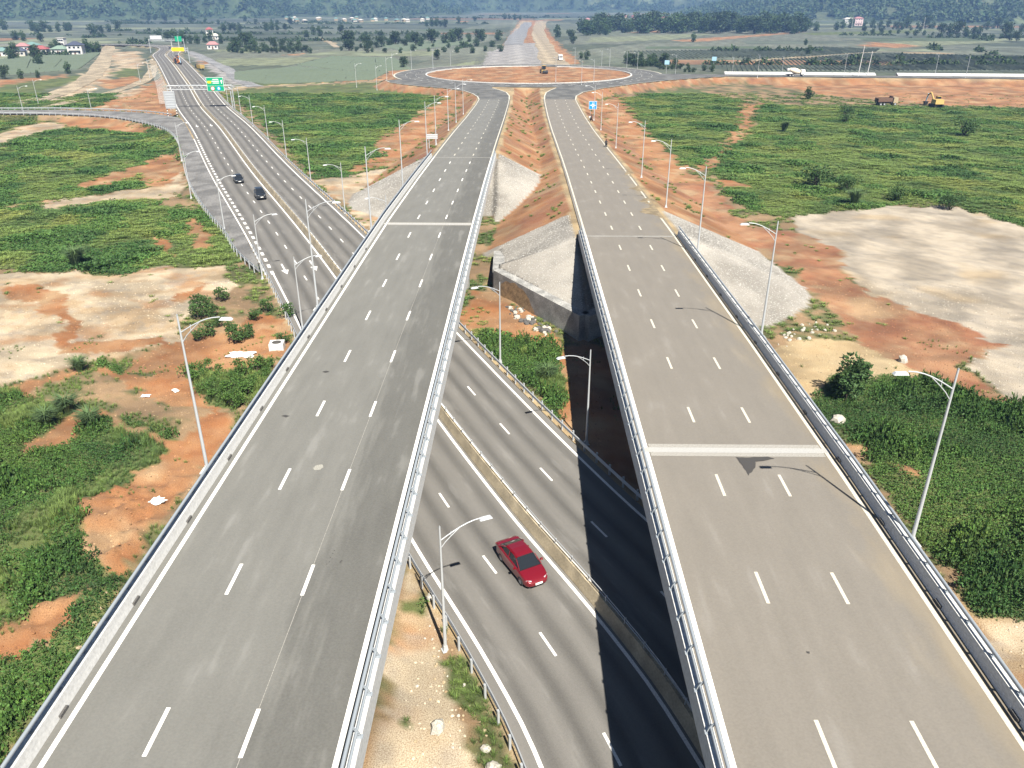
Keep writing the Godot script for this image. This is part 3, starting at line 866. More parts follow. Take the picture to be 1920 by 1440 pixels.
func flyover(label: String, cx: Callable, ch: Callable, hw: float, z_end: float, surface: Material, line_l: Material, line_r: Material, joints: Array, dash_first: float, piers: Array) -> void:
	var f := thing("flyover", label, "bridge", Vector3.ZERO, 0.0, "flyovers over the motorway")
	var p := path_z(6.0, z_end, 2.0, cx, ch)
	var mb := MB.new()
	ribbon(mb, p, -hw - 0.44, hw + 0.44, 0.0)
	put("deck", mb, surface, f)
	mb = MB.new()
	extrude(mb, p, [Vector2(-hw - 0.42, -0.03), Vector2(hw + 0.42, -0.03), Vector2(hw + 0.42, -0.30), Vector2(-hw - 0.42, -0.30)])
	put("slab", mb, M.concrete_grey, f)
	for k in 5:
		var x := lerpf(-hw + 0.9, hw - 0.9, k / 4.0)
		mb = MB.new()
		extrude(mb, p.slice(0, p.size() - 1), [Vector2(x - 0.4, -0.30), Vector2(x + 0.4, -0.30), Vector2(x + 0.4, -0.5), Vector2(x + 0.12, -0.62), Vector2(x + 0.12, -1.15), Vector2(x + 0.32, -1.45), Vector2(x - 0.32, -1.45), Vector2(x - 0.12, -1.15), Vector2(x - 0.12, -0.62), Vector2(x - 0.4, -0.5)])
		put("girder", mb, M.concrete_grey, f)
	parapet(f, p, hw, 1.0, true)
	parapet(f, p, hw, -1.0, true)
	for s in [-1.0, 1.0]:
		mb = MB.new()
		ribbon(mb, p, s * hw - 0.11, s * hw + 0.11, 0.006)
		put("edge_line", mb, line_l if s < 0 else line_r, f)
	for off in [-hw / 3.0, hw / 3.0]:
		dashes(f, p, off, dash_first, 8.88, 2.25, 0.17, line_r)
	if hw < 5.5:
		mb = MB.new()
		ribbon(mb, p, hw / 3.0 - 0.012, hw / 3.0 + 0.012, 0.002)
		put("paving_seam", mb, M.joint, f)
	var slot := BoxMesh.new()
	slot.size = Vector3(0.14, 0.16, 0.55)
	for k in 14:
		for sd in [-1.0, 1.0]:
			var ft := frame_at(p, 9.0 + k * 6.4)
			var dr := put("drain_slot", slot, M.stone_dark, f)
			dr.transform = Transform3D(ft.basis, ft * Vector3(sd * (hw + 0.44), 0.07, 0))
	for j in joints:
		# j: depth, width of the pale concrete, width of the steel strip
		var q := path_z(j[0] + j[1] / 2, j[0] - j[1] / 2, j[1], cx, ch)
		mb = MB.new()
		ribbon(mb, q, -hw + 0.2, hw - 0.2, 0.009)
		put("expansion_joint", mb, M.joint, f)
		q = path_z(j[0] + (0.09 if j[2] else 0.3), j[0] - (0.09 if j[2] else 0.3), 0.6, cx, ch)
		mb = MB.new()
		ribbon(mb, q, -hw - 0.3, hw + 0.3, 0.014)
		put("joint_gap", mb, M.concrete_grey if j[2] else M.joint_white, f)
	if hw > 5.5:
		blot(f, "damp_stain", [Vector2(13.79, -41.71),Vector2(14.43, -41.65),Vector2(15.78, -41.78),Vector2(16.09, -41.52),Vector2(15.30, -41.26),Vector2(14.83, -41.20),Vector2(14.72, -40.69),Vector2(14.35, -40.08),Vector2(13.97, -39.60),Vector2(13.97, -40.20),Vector2(13.91, -40.82)], 7.712, M.stain)
		blot(f, "dirt_speck", [Vector2(12.7, -25.6), Vector2(12.85, -25.6), Vector2(12.8, -25.45), Vector2(12.7, -25.5)], 7.712, M.stain)
	else:
		blot(f, "white_smear", [Vector2(-11.97, -40.38),Vector2(-11.84, -40.68),Vector2(-11.48, -40.80),Vector2(-11.32, -40.50),Vector2(-11.48, -40.20),Vector2(-11.79, -40.14)], ch.call(-40.4) + 0.011, M.smear)
		blot(f, "damp_stain", [Vector2(-15.59, -46.98),Vector2(-15.34, -47.13),Vector2(-14.98, -46.98),Vector2(-15.21, -46.76)], ch.call(-47.0) + 0.012, M.stain)
		blot(f, "damp_stain", [Vector2(-14.34, -54.02),Vector2(-14.06, -54.21),Vector2(-13.78, -54.02),Vector2(-14.02, -53.83)], ch.call(-54.8) + 0.012, M.stain)
		for k in 9: blot(f, "dirt_speck", [Vector2(-8.9 + 0.7 * n2.get_noise_2d(k * 31.0, 1.0), -32.0 + n2.get_noise_2d(1.0, k * 31.0)), Vector2(-8.82 + 0.7 * n2.get_noise_2d(k * 31.0, 1.0), -32.0 + n2.get_noise_2d(1.0, k * 31.0)), Vector2(-8.85 + 0.7 * n2.get_noise_2d(k * 31.0, 1.0), -32.08 + n2.get_noise_2d(1.0, k * 31.0))], ch.call(-32.0) + 0.01, M.stain)
	for z in piers:
		var c := Vector3(cx.call(z[0]), 0, z[0])
		var top: float = ch.call(z[0]) - 1.47
		mb = MB.new()
		mb.bx(c + Vector3(0, top - 0.55, 0), Vector3(hw * 2 - 0.6, 1.1, 1.5))
		put("pier_cap", mb, M.concrete_grey, f)
		for x in z[1]:
			mb = MB.new()
			mb.tube(c + Vector3(x, -2.0, 0), c + Vector3(x, top - 1.1, 0), 0.65, 0.65, 16)
			put("column", mb, M.concrete_grey, f)
	# the abutment that carries the far end
	var a := Vector3(cx.call(z_end), ch.call(z_end), z_end)
	mb = MB.new()
	mb.bx(a + Vector3(0, -3.6, -0.5), Vector3(hw * 2 + 1.5, 6.6, 1.2))
	put("abutment", mb, M.concrete_grey, f)

func approach(called: String, cx: Callable, ch: Callable, hw: float, z0: float, surface: Material, line_l: Material, line_r: Material, shift: float) -> void:
	# the road on its bank between the flyover and the roundabout
	var r := Node3D.new()
	r.name = called
	add_child(r, true)
	struct(r)
	var p := path_z(z0, -301.0, 4.0, cx, ch)
	var mb := MB.new()
	ribbon(mb, p, -hw - 0.45, hw + 0.45, -0.002)
	put("carriageway", mb, surface, r)
	for s in [-1.0, 1.0]:
		mb = MB.new()
		ribbon(mb, p, s * hw - 0.12, s * hw + 0.12, 0.008)
		put("edge_line", mb, line_l if s < 0 else line_r, r)
	if hw > 5.5:
		for q in [[-113.0, 3.4, 5.0], [-122.0, 4.4, 5.4], [-133.0, 4.2, 5.4], [-147.0, 4.9, 4.2]]:
			var sp := path_z(q[0] + q[2], q[0] - q[2], q[2], cx, ch)
			var b2 := MB.new()
			for i in 2:
				var a0: Vector3 = sp[i][0]
				var a1: Vector3 = sp[i + 1][0]
				var in0: float = q[1] if i == 1 else 6.0
				var in1: float = q[1] if i == 0 else 6.0
				for k in 6:
					var t0 := k / 6.0
					var t1 := (k + 1) / 6.0
					var w0 := lerpf(in0, in1, smoothstep(0.0, 1.0, t0)) + n2.get_noise_2d(t0 * 9.0, q[0] + i * 20.0) * 0.9
					var w1 := lerpf(in0, in1, smoothstep(0.0, 1.0, t1)) + n2.get_noise_2d(t1 * 9.0, q[0] + i * 20.0) * 0.9
					b2.quad(a0.lerp(a1, t0) + Vector3(minf(w0, 6.0), 0.006, 0), a0.lerp(a1, t1) + Vector3(minf(w1, 6.0), 0.006, 0), a0.lerp(a1, t1) + Vector3(6.0, 0.006, 0), a0.lerp(a1, t0) + Vector3(6.0, 0.006, 0))
			put("sand_spill", b2, M.sand_spill, r)
	for off in [-hw / 3.0, hw / 3.0]:
		dashes(r, p, off, shift, 8.88, 2.25, 0.19, line_r)

func guard_rail(called: String, label: String, p: Array, off: float, side: float, step: float, group := "") -> void:
	var g := thing(called, label, "guardrail", Vector3.ZERO, 0.0, group)
	var mb := MB.new()
	var o := []
	# the W of the beam
	for q in [[0.0, 0.42], [0.05, 0.46], [0.05, 0.52], [0.0, 0.57], [0.05, 0.62], [0.05, 0.68], [0.0, 0.72], [-0.02, 0.72], [0.02, 0.66], [0.02, 0.63], [-0.02, 0.57], [0.02, 0.51], [0.02, 0.47], [-0.02, 0.42]]:
		o.append(Vector2(off - side * q[0] - side * 0.14, q[1] + 0.02))
	if side > 0: o.reverse()
	extrude(mb, p, o)
	put("beam", mb, M.galv, g)
	var post := BoxMesh.new()
	post.size = Vector3(0.12, 1.1, 0.15)
	var s := 0.7
	var total := path_length(p)
	var n := 0
	while s < total and n < 250:
		var q := put("post", post, M.galv, g)
		var f := frame_at(p, s)
		q.transform = Transform3D(f.basis, f * Vector3(off, 0.26, 0))
		s += step
		n += 1

func blot(parent: Node, called: String, pts: Array, y: float, m: Material) -> void:
	# a spill on the carriageway with its own ragged outline
	var p := PackedVector2Array()
	for i in pts.size():
		var a: Vector2 = pts[i]
		var b: Vector2 = pts[(i + 1) % pts.size()]
		for k in 6:
			var q := a.lerp(b, k / 6.0)
			p.append(q + Vector2(n2.get_noise_2d(q.x * 4.0, q.y * 4.0), n2.get_noise_2d(q.x * 4.0 + 70.0, q.y * 4.0)) * 0.07 * sqrt(a.distance_to(b)))
	var mb := MB.new()
	sheet(mb, p, y)
	if mb.v.size(): put(called, mb, m, parent)

func arrow(parent: Node, t: Transform3D) -> void:
	var mb := MB.new()
	var y := 0.008
	mb.quad(Vector3(-0.11, y, -2.4), Vector3(0.11, y, -2.4), Vector3(0.11, y, 0.6), Vector3(-0.11, y, 0.6))
	mb.tri(Vector3(-0.5, y, 0.6), Vector3(0.5, y, 0.6), Vector3(0, y, 2.6))
	put("arrow_marking", mb, M.paint, parent).transform = t

func build_motorway() -> void:
	var r := Node3D.new()
	r.name = "motorway"
	add_child(r)
	struct(r)
	var p := path_2d(hway_pts, 0.0)
	var mb := MB.new()
	ribbon(mb, p, -8.05, 0.42, 0.0)
	put("carriageway", mb, M.hway, r)
	mb = MB.new()
	ribbon(mb, p, 0.86, 9.0, -0.001)
	put("carriageway", mb, M.hway, r)
	var p_near := []
	var p_far := []
	for q in p:
		if q[0].z > -106.0: p_near.append(q)
		if q[0].z < -216.0: p_far.append(q)
	for o in [[-7.3, 0.11, p_near], [-7.3, 0.11, p_far], [0.0, 0.11, p], [1.28, 0.09, p], [8.3, 0.11, p]]:
		mb = MB.new()
		ribbon(mb, o[2], o[0] - o[1], o[0] + o[1], 0.006)
		put("edge_line", mb, M.paint, r)
	var start := path_length(p.slice(0, 2))
	dashes(r, p, -3.65, 5.7, 8.0, 2.0, 0.16, M.paint, 620.0)
	dashes(r, p, 4.75, 5.7, 8.0, 2.0, 0.16, M.paint, 620.0)
	# broad short dashes and a raised kerb where the slip road leaves
	var far := []
	for q in p:
		if q[0].z < -104.0 and q[0].z > -222.0: far.append(q)
	dashes(r, far, -7.35, 0.0, 3.2, 1.5, 0.42, M.paint, 1e9, "broad_dash")
	mb = MB.new()
	ribbon(mb, far, -8.34, -8.12, 0.004)
	put("kerb_line", mb, M.paint, r)
	for z in [-106.0, -242.0]:
		for off in [-5.6, -1.7]:
			var k := hway_at(z)
			var best := 0
			for i in p.size():
				if absf(p[i][0].z - z) < absf(p[best][0].z - z): best = i
			var d: Vector3 = p[best][1]
			var t := Transform3D(Basis(d, Vector3.UP, d.cross(Vector3.UP)), Vector3(k.x, 0, z) + d * off)
			arrow(r, t)
	# cross hatching of the far hard shoulder
	var n := 0
	for q in p:
		if q[0].z < -300.0 and q[0].z > -480.0:
			for j in 3:
				var hb := BoxMesh.new()
				hb.size = Vector3(4.0, 0.012, 0.35)
				var o := put("hatch_bar", hb, M.paint, r)
				var d: Vector3 = q[1]
				o.transform = Transform3D(Basis(d, Vector3.UP, d.cross(Vector3.UP)), q[0] + d * -10.6 + d.cross(Vector3.UP) * (j * 2.4) + Vector3.UP * 0.004)
	# the median barrier with its rail
	var b := thing("median_barrier", "stained tan concrete barrier with a thin post rail along the motorway median", "barrier")
	var near := []
	for q in p:
		if q[0].z > -620.0: near.append(q)
	var i0 := 0
	while i0 < near.size() - 1:
		var seg := MB.new()
		extrude(seg, near.slice(i0, mini(i0 + 6, near.size() - 1) + 1), [Vector2(0.28, 0.0), Vector2(0.30, 0.10), Vector2(0.56, 0.84), Vector2(0.76, 0.84), Vector2(1.0, 0.10), Vector2(1.02, 0.0)])
		put("barrier_block", seg, M.concrete_tan, b)
		i0 += 6
	mb = MB.new()
	for k in near.size() - 1:
		if near[k][0].z < -330.0: break
		mb.tube(near[k][0] + near[k][1] * 0.65 + Vector3.UP * 1.28, near[k + 1][0] + near[k + 1][1] * 0.65 + Vector3.UP * 1.28, 0.03, 0.03, 6, false)
	put("rail", mb, M.galv, b)
	var pm := MB.new()
	pm.tube(Vector3(0, -0.02, 0), Vector3(0, 0.44, 0), 0.035, 0.03, 6)
	pm.bx(Vector3(0.05, 0.38, 0), Vector3(0.1, 0.06, 0.05))
	var pmesh := pm.mesh()
	var s := 1.0
	n = 0
	while n < 130:
		var q := put("rail_post", pmesh, M.galv, b)
		var f := frame_at(near, s)
		q.transform = Transform3D(f.basis, f * Vector3(0.65, 0.86, 0))
		s += 2.05
		n += 1
	var lo := []
	var hi := []
	for q in p:
		if q[0].z > -118.0: lo.append(q)
		if q[0].z > -400.0: hi.append(q)
	guard_rail("guardrail", "galvanised crash barrier along the motorway edge beside the red car", lo, -8.35, -1.0, 2.0, "motorway crash barriers")
	guard_rail("guardrail", "galvanised crash barrier along the right edge of the motorway, passing under the left flyover", hi, 9.25, 1.0, 2.0, "motorway crash barriers")
	# slip road
	var sr := Node3D.new()
	sr.name = "slip_road"
	add_child(sr)
	struct(sr)
	mb = MB.new()
	for k in ramp_out.size() - 1:
		var y0 := lerpf(-0.16, -0.06, clamp01(k / 60.0 - 0.4))
		mb.quad(Vector3(ramp_out[k].x, -0.16, ramp_out[k].y), Vector3(ramp_out[k + 1].x, -0.16, ramp_out[k + 1].y), Vector3(ramp_in[k + 1].x, -0.05, ramp_in[k + 1].y), Vector3(ramp_in[k].x, -0.05, ramp_in[k].y))
	put("carriageway", mb, M.ramp, sr)
	guard_rail("guardrail", "crash barrier bending along the outer edge of the slip road", path_2d(ramp_out, -0.16), 0.35, 1.0, 2.2, "slip road crash barriers")
	guard_rail("guardrail", "crash barrier on the inner, motorway side of the slip road", path_2d(ramp_in, -0.06, 0, 24), -0.35, -1.0, 2.2, "slip road crash barriers")

func ring(mb: MB, r0: float, r1: float, y: float, a0 := 0.0, a1 := TAU, n := 120) -> void:
	for k in n:
		var t0 := lerpf(a0, a1, float(k) / n)
		var t1 := lerpf(a0, a1, float(k + 1) / n)
		var c := Vector3(RC.x, y, RC.y)
		var u := Vector3(cos(t0), 0, sin(t0))
		var w := Vector3(cos(t1), 0, sin(t1))
		mb.quad(c + u * r0, c + u * r1, c + w * r1, c + w * r0)

func line_along(mb: MB, pts: Array, y: float, w: float) -> void:
	var p := PackedVector2Array()
	for q in pts: p.append(q)
	ribbon(mb, path_2d(p, y), -w, w, 0.0)

func build_roundabout() -> void:
	var r := Node3D.new()
	r.name = "roundabout"
	add_child(r)
	struct(r)
	var mb := MB.new()
	ring(mb, 49.4, 64.4, 0.80)
	put("ring_road", mb, M.ring, r)
	for poly in [MOUTH_L, MOUTH_R]:
		mb = MB.new()
		sheet(mb, poly, 0.794 if poly == MOUTH_L else 0.796)
		put("mouth", mb, M.ring, r)
	var ml := Array(MOUTH_L)
	var mr := Array(MOUTH_R)
	var outer_l := [ml[0]]
	for k in range(ml.size() - 1, 7, -1): outer_l.append(ml[k])
	for l in [outer_l, ml.slice(1, 6), mr.slice(1, 10), [mr[0], mr[15], mr[14], mr[13], mr[12]]]:
		mb = MB.new()
		line_along(mb, l, 0.83, 0.22)
		put("edge_kerb", mb, M.paint_cream, r)
	mb = MB.new()
	ring(mb, 64.1, 64.9, 0.83, 2.68, TAU - 0.02)
	put("edge_kerb", mb, M.paint_cream, r)
	# lane dashes round the ring
	var dash := BoxMesh.new()
	dash.size = Vector3(0.2, 0.012, 2.0)
	for k in 56:
		for rad in [54.3, 59.2]:
			var t := TAU * (k + (0.5 if rad > 55.0 else 0.0)) / 56.0
			var o := put("lane_dash", dash, M.paint, r)
			o.transform = Transform3D(Basis(Vector3.UP, -t), Vector3(RC.x + cos(t) * rad, 0.803, RC.y + sin(t) * rad))
	# kerb blocks round the island
	var block := BoxMesh.new()
	block.size = Vector3(0.7, 0.5, 1.75)
	for k in 165:
		var t := TAU * k / 165.0
		if k > 128 and k < 133: continue
		var o := put("kerb_block", block, M.concrete, r)
		o.transform = Transform3D(Basis(Vector3.UP, -t), Vector3(RC.x + cos(t) * 49.3, 0.85, RC.y + sin(t) * 49.3))
	# the road that leaves to the right, with its pale concrete-lined bank
	var rp := PackedVector2Array()
	for k in 28: rp.append(Vector2(62.0 + k * 10.0, lerpf(-405.0, -385.0, (62.0 + k * 10.0 - 70.0) / 200.0)))
	var p := path_2d(rp, 0.8)
	mb = MB.new()
	ribbon(mb, p, -5.5, 5.5, -0.006)
	put("side_road", mb, M.ring, r)
	for k in range(4, p.size() - 1):
		if k == 11: continue
		mb = MB.new()
		extrude(mb, p.slice(k, k + 2), [Vector2(-5.6, 0.0), Vector2(-5.6, 0.2), Vector2(-8.0, 1.0), Vector2(-9.2, 1.0), Vector2(-9.2, -0.8), Vector2(-5.6, -0.8)])
		put("slope_slab", mb, M.concrete, r)

func build_wall() -> void:
	var w := thing("retaining_wall", "grey cast concrete retaining wall with an orange stain below the pale stone slope", "wall")
	var tops := [0.7, 2.35, 2.35, 2.35]
	for i in 3:
		var a: Vector2 = WALL[i]
		var b: Vector2 = WALL[i + 1]
		var d := (b - a).normalized()
		var nrm := Vector2(-d.y, d.x)   # away from the fill
		var panels := maxi(1, int(round(a.distance_to(b) / 3.1)))
		for k in panels:
			var f0 := float(k) / panels
			var f1 := float(k + 1) / panels - 0.012 / a.distance_to(b)
			var p0 := a.lerp(b, f0)
			var p1 := a.lerp(b, f1)
			var h0 := lerpf(tops[i], tops[i + 1], f0)
			var h1 := lerpf(tops[i], tops[i + 1], f1)
			var mb := MB.new()
			var q := []
			for e in [[p0, h0], [p1, h1]]:
				for s in [0.7, -0.8]:
					var g: Vector2 = e[0] + nrm * s * (-1.0 if i == 99 else 1.0)
					q.append([Vector3(g.x, -1.4, g.y), Vector3(g.x, e[1], g.y)])
			mb.quad(q[0][0], q[0][1], q[2][1], q[2][0])
			mb.quad(q[3][0], q[3][1], q[1][1], q[1][0])
			mb.quad(q[0][1], q[1][1], q[3][1], q[2][1])
			mb.quad(q[1][0], q[1][1], q[0][1], q[0][0])
			mb.quad(q[2][0], q[2][1], q[3][1], q[3][0])
			put("wall_panel", mb, M.wall, w)
	# the stain that the earth has left on the face
	var a2: Vector2 = WALL[1]
	var b2: Vector2 = WALL[2]
	var d2 := (b2 - a2).normalized()
	var out := Vector2(-d2.y, d2.x) * 0.706
	var mb2 := MB.new()
	for k in 24:
		var t0 := PI * k / 24.0
		var t1 := PI * (k + 1) / 24.0
		var e := []
		for t in [t0, t1]:
			var g: Vector2 = a2 + d2 * (5.2 - cos(t) * (4.3 + 0.25 * sin(t * 9.0))) + out
			e.append(Vector3(g.x, -0.7 + sin(t) * (2.75 + 0.12 * sin(t * 13.0)), g.y))
		var base0: Vector2 = a2 + d2 * 5.2 + out
		mb2.tri(Vector3(base0.x, -0.7, base0.y), e[0], e[1])
	put("earth_stain", mb2, M.wall_stain, w)

func _ready() -> void:
	var cam := Camera3D.new()
	cam.name = "camera"
	cam.fov = rad_to_deg(2.0 * atan(720.0 / 1480.0))
	cam.near = 0.5
	cam.far = 12000.0
	cam.position = Vector3(0, 33, 0)
	cam.rotation = Vector3(-atan(720.0 / 1480.0), 0, 0)
	add_child(cam)
	cam.current = true
	var e := Environment.new()
	e.background_mode = Environment.BG_SKY
	var sm := ProceduralSkyMaterial.new()
	sm.sky_top_color = Color(0.33, 0.41, 0.54)
	sm.sky_horizon_color = Color(0.66, 0.73, 0.82)
	sm.ground_bottom_color = Color(0.2, 0.2, 0.16)
	sm.ground_horizon_color = Color(0.55, 0.62, 0.66)
	sm.sun_angle_max = 1.0
	var sky := Sky.new()
	sky.sky_material = sm
	e.sky = sky
	e.background_energy_multiplier = 0.27
	e.tonemap_mode = Environment.TONE_MAPPER_LINEAR
	e.tonemap_exposure = 2.6
	e.fog_enabled = true
	e.fog_density = 0.0002
	e.fog_light_color = Color(0.56, 0.73, 0.98)
	e.sdfgi_enabled = true
	e.ssao_enabled = true
	e.ssil_enabled = true
	var we := WorldEnvironment.new()
	we.name = "environment"
	we.environment = e
	add_child(we)
	var sun := DirectionalLight3D.new()
	sun.name = "sun"
	sun.light_energy = 1.6
	sun.light_color = Color(1.0, 0.975, 0.925)
	sun.light_angular_distance = 0.5
	sun.shadow_enabled = true
	add_child(sun)
	sun.look_at_from_position(Vector3(0.29, 1.0, 0.76) * 50.0, Vector3.ZERO)

	make_materials()
	M.wall_stain = grain(mat(lin(0.50, 0.35, 0.19), 0.9), 2.0, 0.6, 1.0, 12, 3.0)
	M.smear = grain(mat(lin(0.36, 0.35, 0.31), 0.95), 0.5, 0.5, 1.0, 62)
	M.stain = mat(lin(0.045, 0.042, 0.04), 0.8)
	M.sand_spill = grain(mat(lin(0.33, 0.26, 0.16), 0.95), 1.2, 0.55, 1.0, 61, 5.0)
	post_mesh = arc_post()
	prepare_layout()
	build_ground()
	build_motorway()
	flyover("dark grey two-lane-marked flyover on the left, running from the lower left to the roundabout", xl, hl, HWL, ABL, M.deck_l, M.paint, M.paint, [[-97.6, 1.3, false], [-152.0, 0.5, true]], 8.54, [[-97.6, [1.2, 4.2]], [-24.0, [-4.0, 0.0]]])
	flyover("beige grey flyover on the right with a wide pale expansion joint near the front", xr, hr, HWR, ABR, M.deck_r, M.paint, M.paint_cream, [[-42.6, 1.5, false], [-97.4, 0.5, true]], 7.96, [[-42.6, [0.0, 4.0]]])
	approach("left_approach_road", xl, hl, HWL, ABL, M.deck_l, M.paint_cream, M.paint_cream, 1.5)
	approach("right_approach_road", xr, hr, HWR, ABR, M.deck_r, M.paint_cream, M.paint_cream, 3.0)
	build_roundabout()
	build_wall()
	more()
	print("built ", Time.get_ticks_msec())

func more() -> void:
	M.red_sign = mat(lin(0.5, 0.02, 0.02), 0.5)
	M.pale_blue = mat(lin(0.25, 0.42, 0.55), 0.6)
	M.dark_red = mat(lin(0.05, 0.008, 0.008), 0.3)
	M.cream = mat(lin(0.62, 0.57, 0.46), 0.6)
	M.orange = mat(lin(0.45, 0.16, 0.04), 0.6)
	M.cloth = mat(lin(0.015, 0.015, 0.02), 0.9)
	M.cream_pink = mat(lin(0.55, 0.42, 0.42), 0.8)
	build_lamps()
	build_signs()
	build_vehicles()
	build_houses()
	build_hills()
	build_plants()
	build_stones()
	build_litter()
	build_tracks()
	build_fields()
	build_rows()
	build_cover()

# ------------------------------------------------------------------ vegetation
func leaf_mat(rough := 0.75) -> StandardMaterial3D:
	var m := mat(Color(1, 1, 1), rough)
	m.vertex_color_use_as_albedo = true
	m.backlight_enabled = true
	m.backlight = Color(0.22, 0.30, 0.08)
	m.cull_mode = BaseMaterial3D.CULL_DISABLED
	return m

func leaf(mb: MB, at: Vector3, dir: Vector3, side: Vector3, l: float, w: float) -> void:
	var tip := at + dir * l
	var mid := at + dir * l * 0.45
	mb.tri(at, mid + side * w * 0.5, tip)
	mb.tri(at, tip, mid - side * w * 0.5)

func rand_dir() -> Vector3:
	var v := Vector3(rng.randf_range(-1, 1), rng.randf_range(-1, 1), rng.randf_range(-1, 1))
	return v.normalized() if v.length() > 0.05 else Vector3.UP

func clump(count: int, radius: float, height: float, l: float, w: float, base: Color) -> ArrayMesh:
	# broad leaves spread over a low dome
	var mb := MB.new()
	for i in count:
		var a := rng.randf() * TAU
		var q := sqrt(rng.randf())
		var r := radius * q
		var y := height * (1.0 - q * q * 0.75) * rng.randf_range(0.45, 1.05)
		var at := Vector3(cos(a) * r, y, sin(a) * r)
		var dir := (Vector3(cos(a), 0, sin(a)) * rng.randf_range(0.2, 1.0) + rand_dir() * 0.7 + Vector3.UP * 0.25).normalized()
		var side := dir.cross(rand_dir()).normalized()
		var k := rng.randf_range(0.7, 1.25)
		mb.c = Color(base.r * k * rng.randf_range(0.85, 1.2), base.g * k, base.b * k)
		leaf(mb, at, dir, side, l * rng.randf_range(0.7, 1.3), w * rng.randf_range(0.7, 1.3))
	return mb.mesh()

func tuft(count: int, radius: float, length: float, w: float, droop: float, base: Color) -> ArrayMesh:
	# narrow blades that fan out from the base and bend over
	var mb := MB.new()
	for i in count:
		var a := rng.randf() * TAU
		var out := Vector3(cos(a), 0, sin(a))
		var lean := rng.randf_range(0.1, 1.0)
		var at := out * radius * rng.randf() * 0.5
		var l := length * rng.randf_range(0.6, 1.15)
		var side := Vector3(-out.z, 0, out.x)
		var mid := at + (out * lean * 0.45 + Vector3.UP).normalized() * l * 0.6
		var tip := mid + (out * (lean * 0.9 + droop) + Vector3.UP * (0.8 - droop)).normalized() * l * 0.45
		var k := rng.randf_range(0.65, 1.3)
		mb.c = Color(base.r * k, base.g * k, base.b * k)
		mb.tri(at - side * w * 0.5, mid - side * w * 0.4, at + side * w * 0.5)
		mb.tri(at + side * w * 0.5, mid - side * w * 0.4, mid + side * w * 0.4)
		mb.tri(mid - side * w * 0.4, tip, mid + side * w * 0.4)
	return mb.mesh()

func scatter(called: String, label: String, category: String, mesh: ArrayMesh, list: Array, m: Material) -> void:
	if list.is_empty(): return
	var mm := MultiMesh.new()
	mm.transform_format = MultiMesh.TRANSFORM_3D
	mm.use_colors = true
	mm.mesh = mesh
	mm.instance_count = list.size()
	for i in list.size():
		mm.set_instance_transform(i, list[i][0])
		mm.set_instance_color(i, list[i][1])
	var o := MultiMeshInstance3D.new()
	o.name = called
	o.multimesh = mm
	o.material_override = m
	add_child(o, true)
	tag(o, label, category)
	o.set_meta("kind", "stuff")
	print(called, " ", list.size())

func spot(x: float, y: float, z: float, s: float, sy: float, tint: Color) -> Array:
	return [Transform3D(Basis(Vector3.UP, rng.randf() * TAU).scaled(Vector3(s, sy, s)), Vector3(x, y, z)), tint]

func green_tint(x: float, z: float) -> Color:
	# patches of fresher, drier and darker plants
	var a := n3.get_noise_2d(x * 1.6 + 90.0, z * 1.6)
	var b := n1.get_noise_2d(x * 0.6 + 40.0, z * 0.6)
	var c := Color(1, 1, 1).lerp(Color(1.45, 1.15, 1.15), clamp01(a * 1.6 + 0.05)).lerp(Color(0.55, 0.66, 0.7), clamp01(b * 2.4))
	var k := rng.randf_range(0.62, 1.25) if z > -90.0 else rng.randf_range(0.8, 1.2)
	return Color(c.r * k, c.g * k, c.b * k)

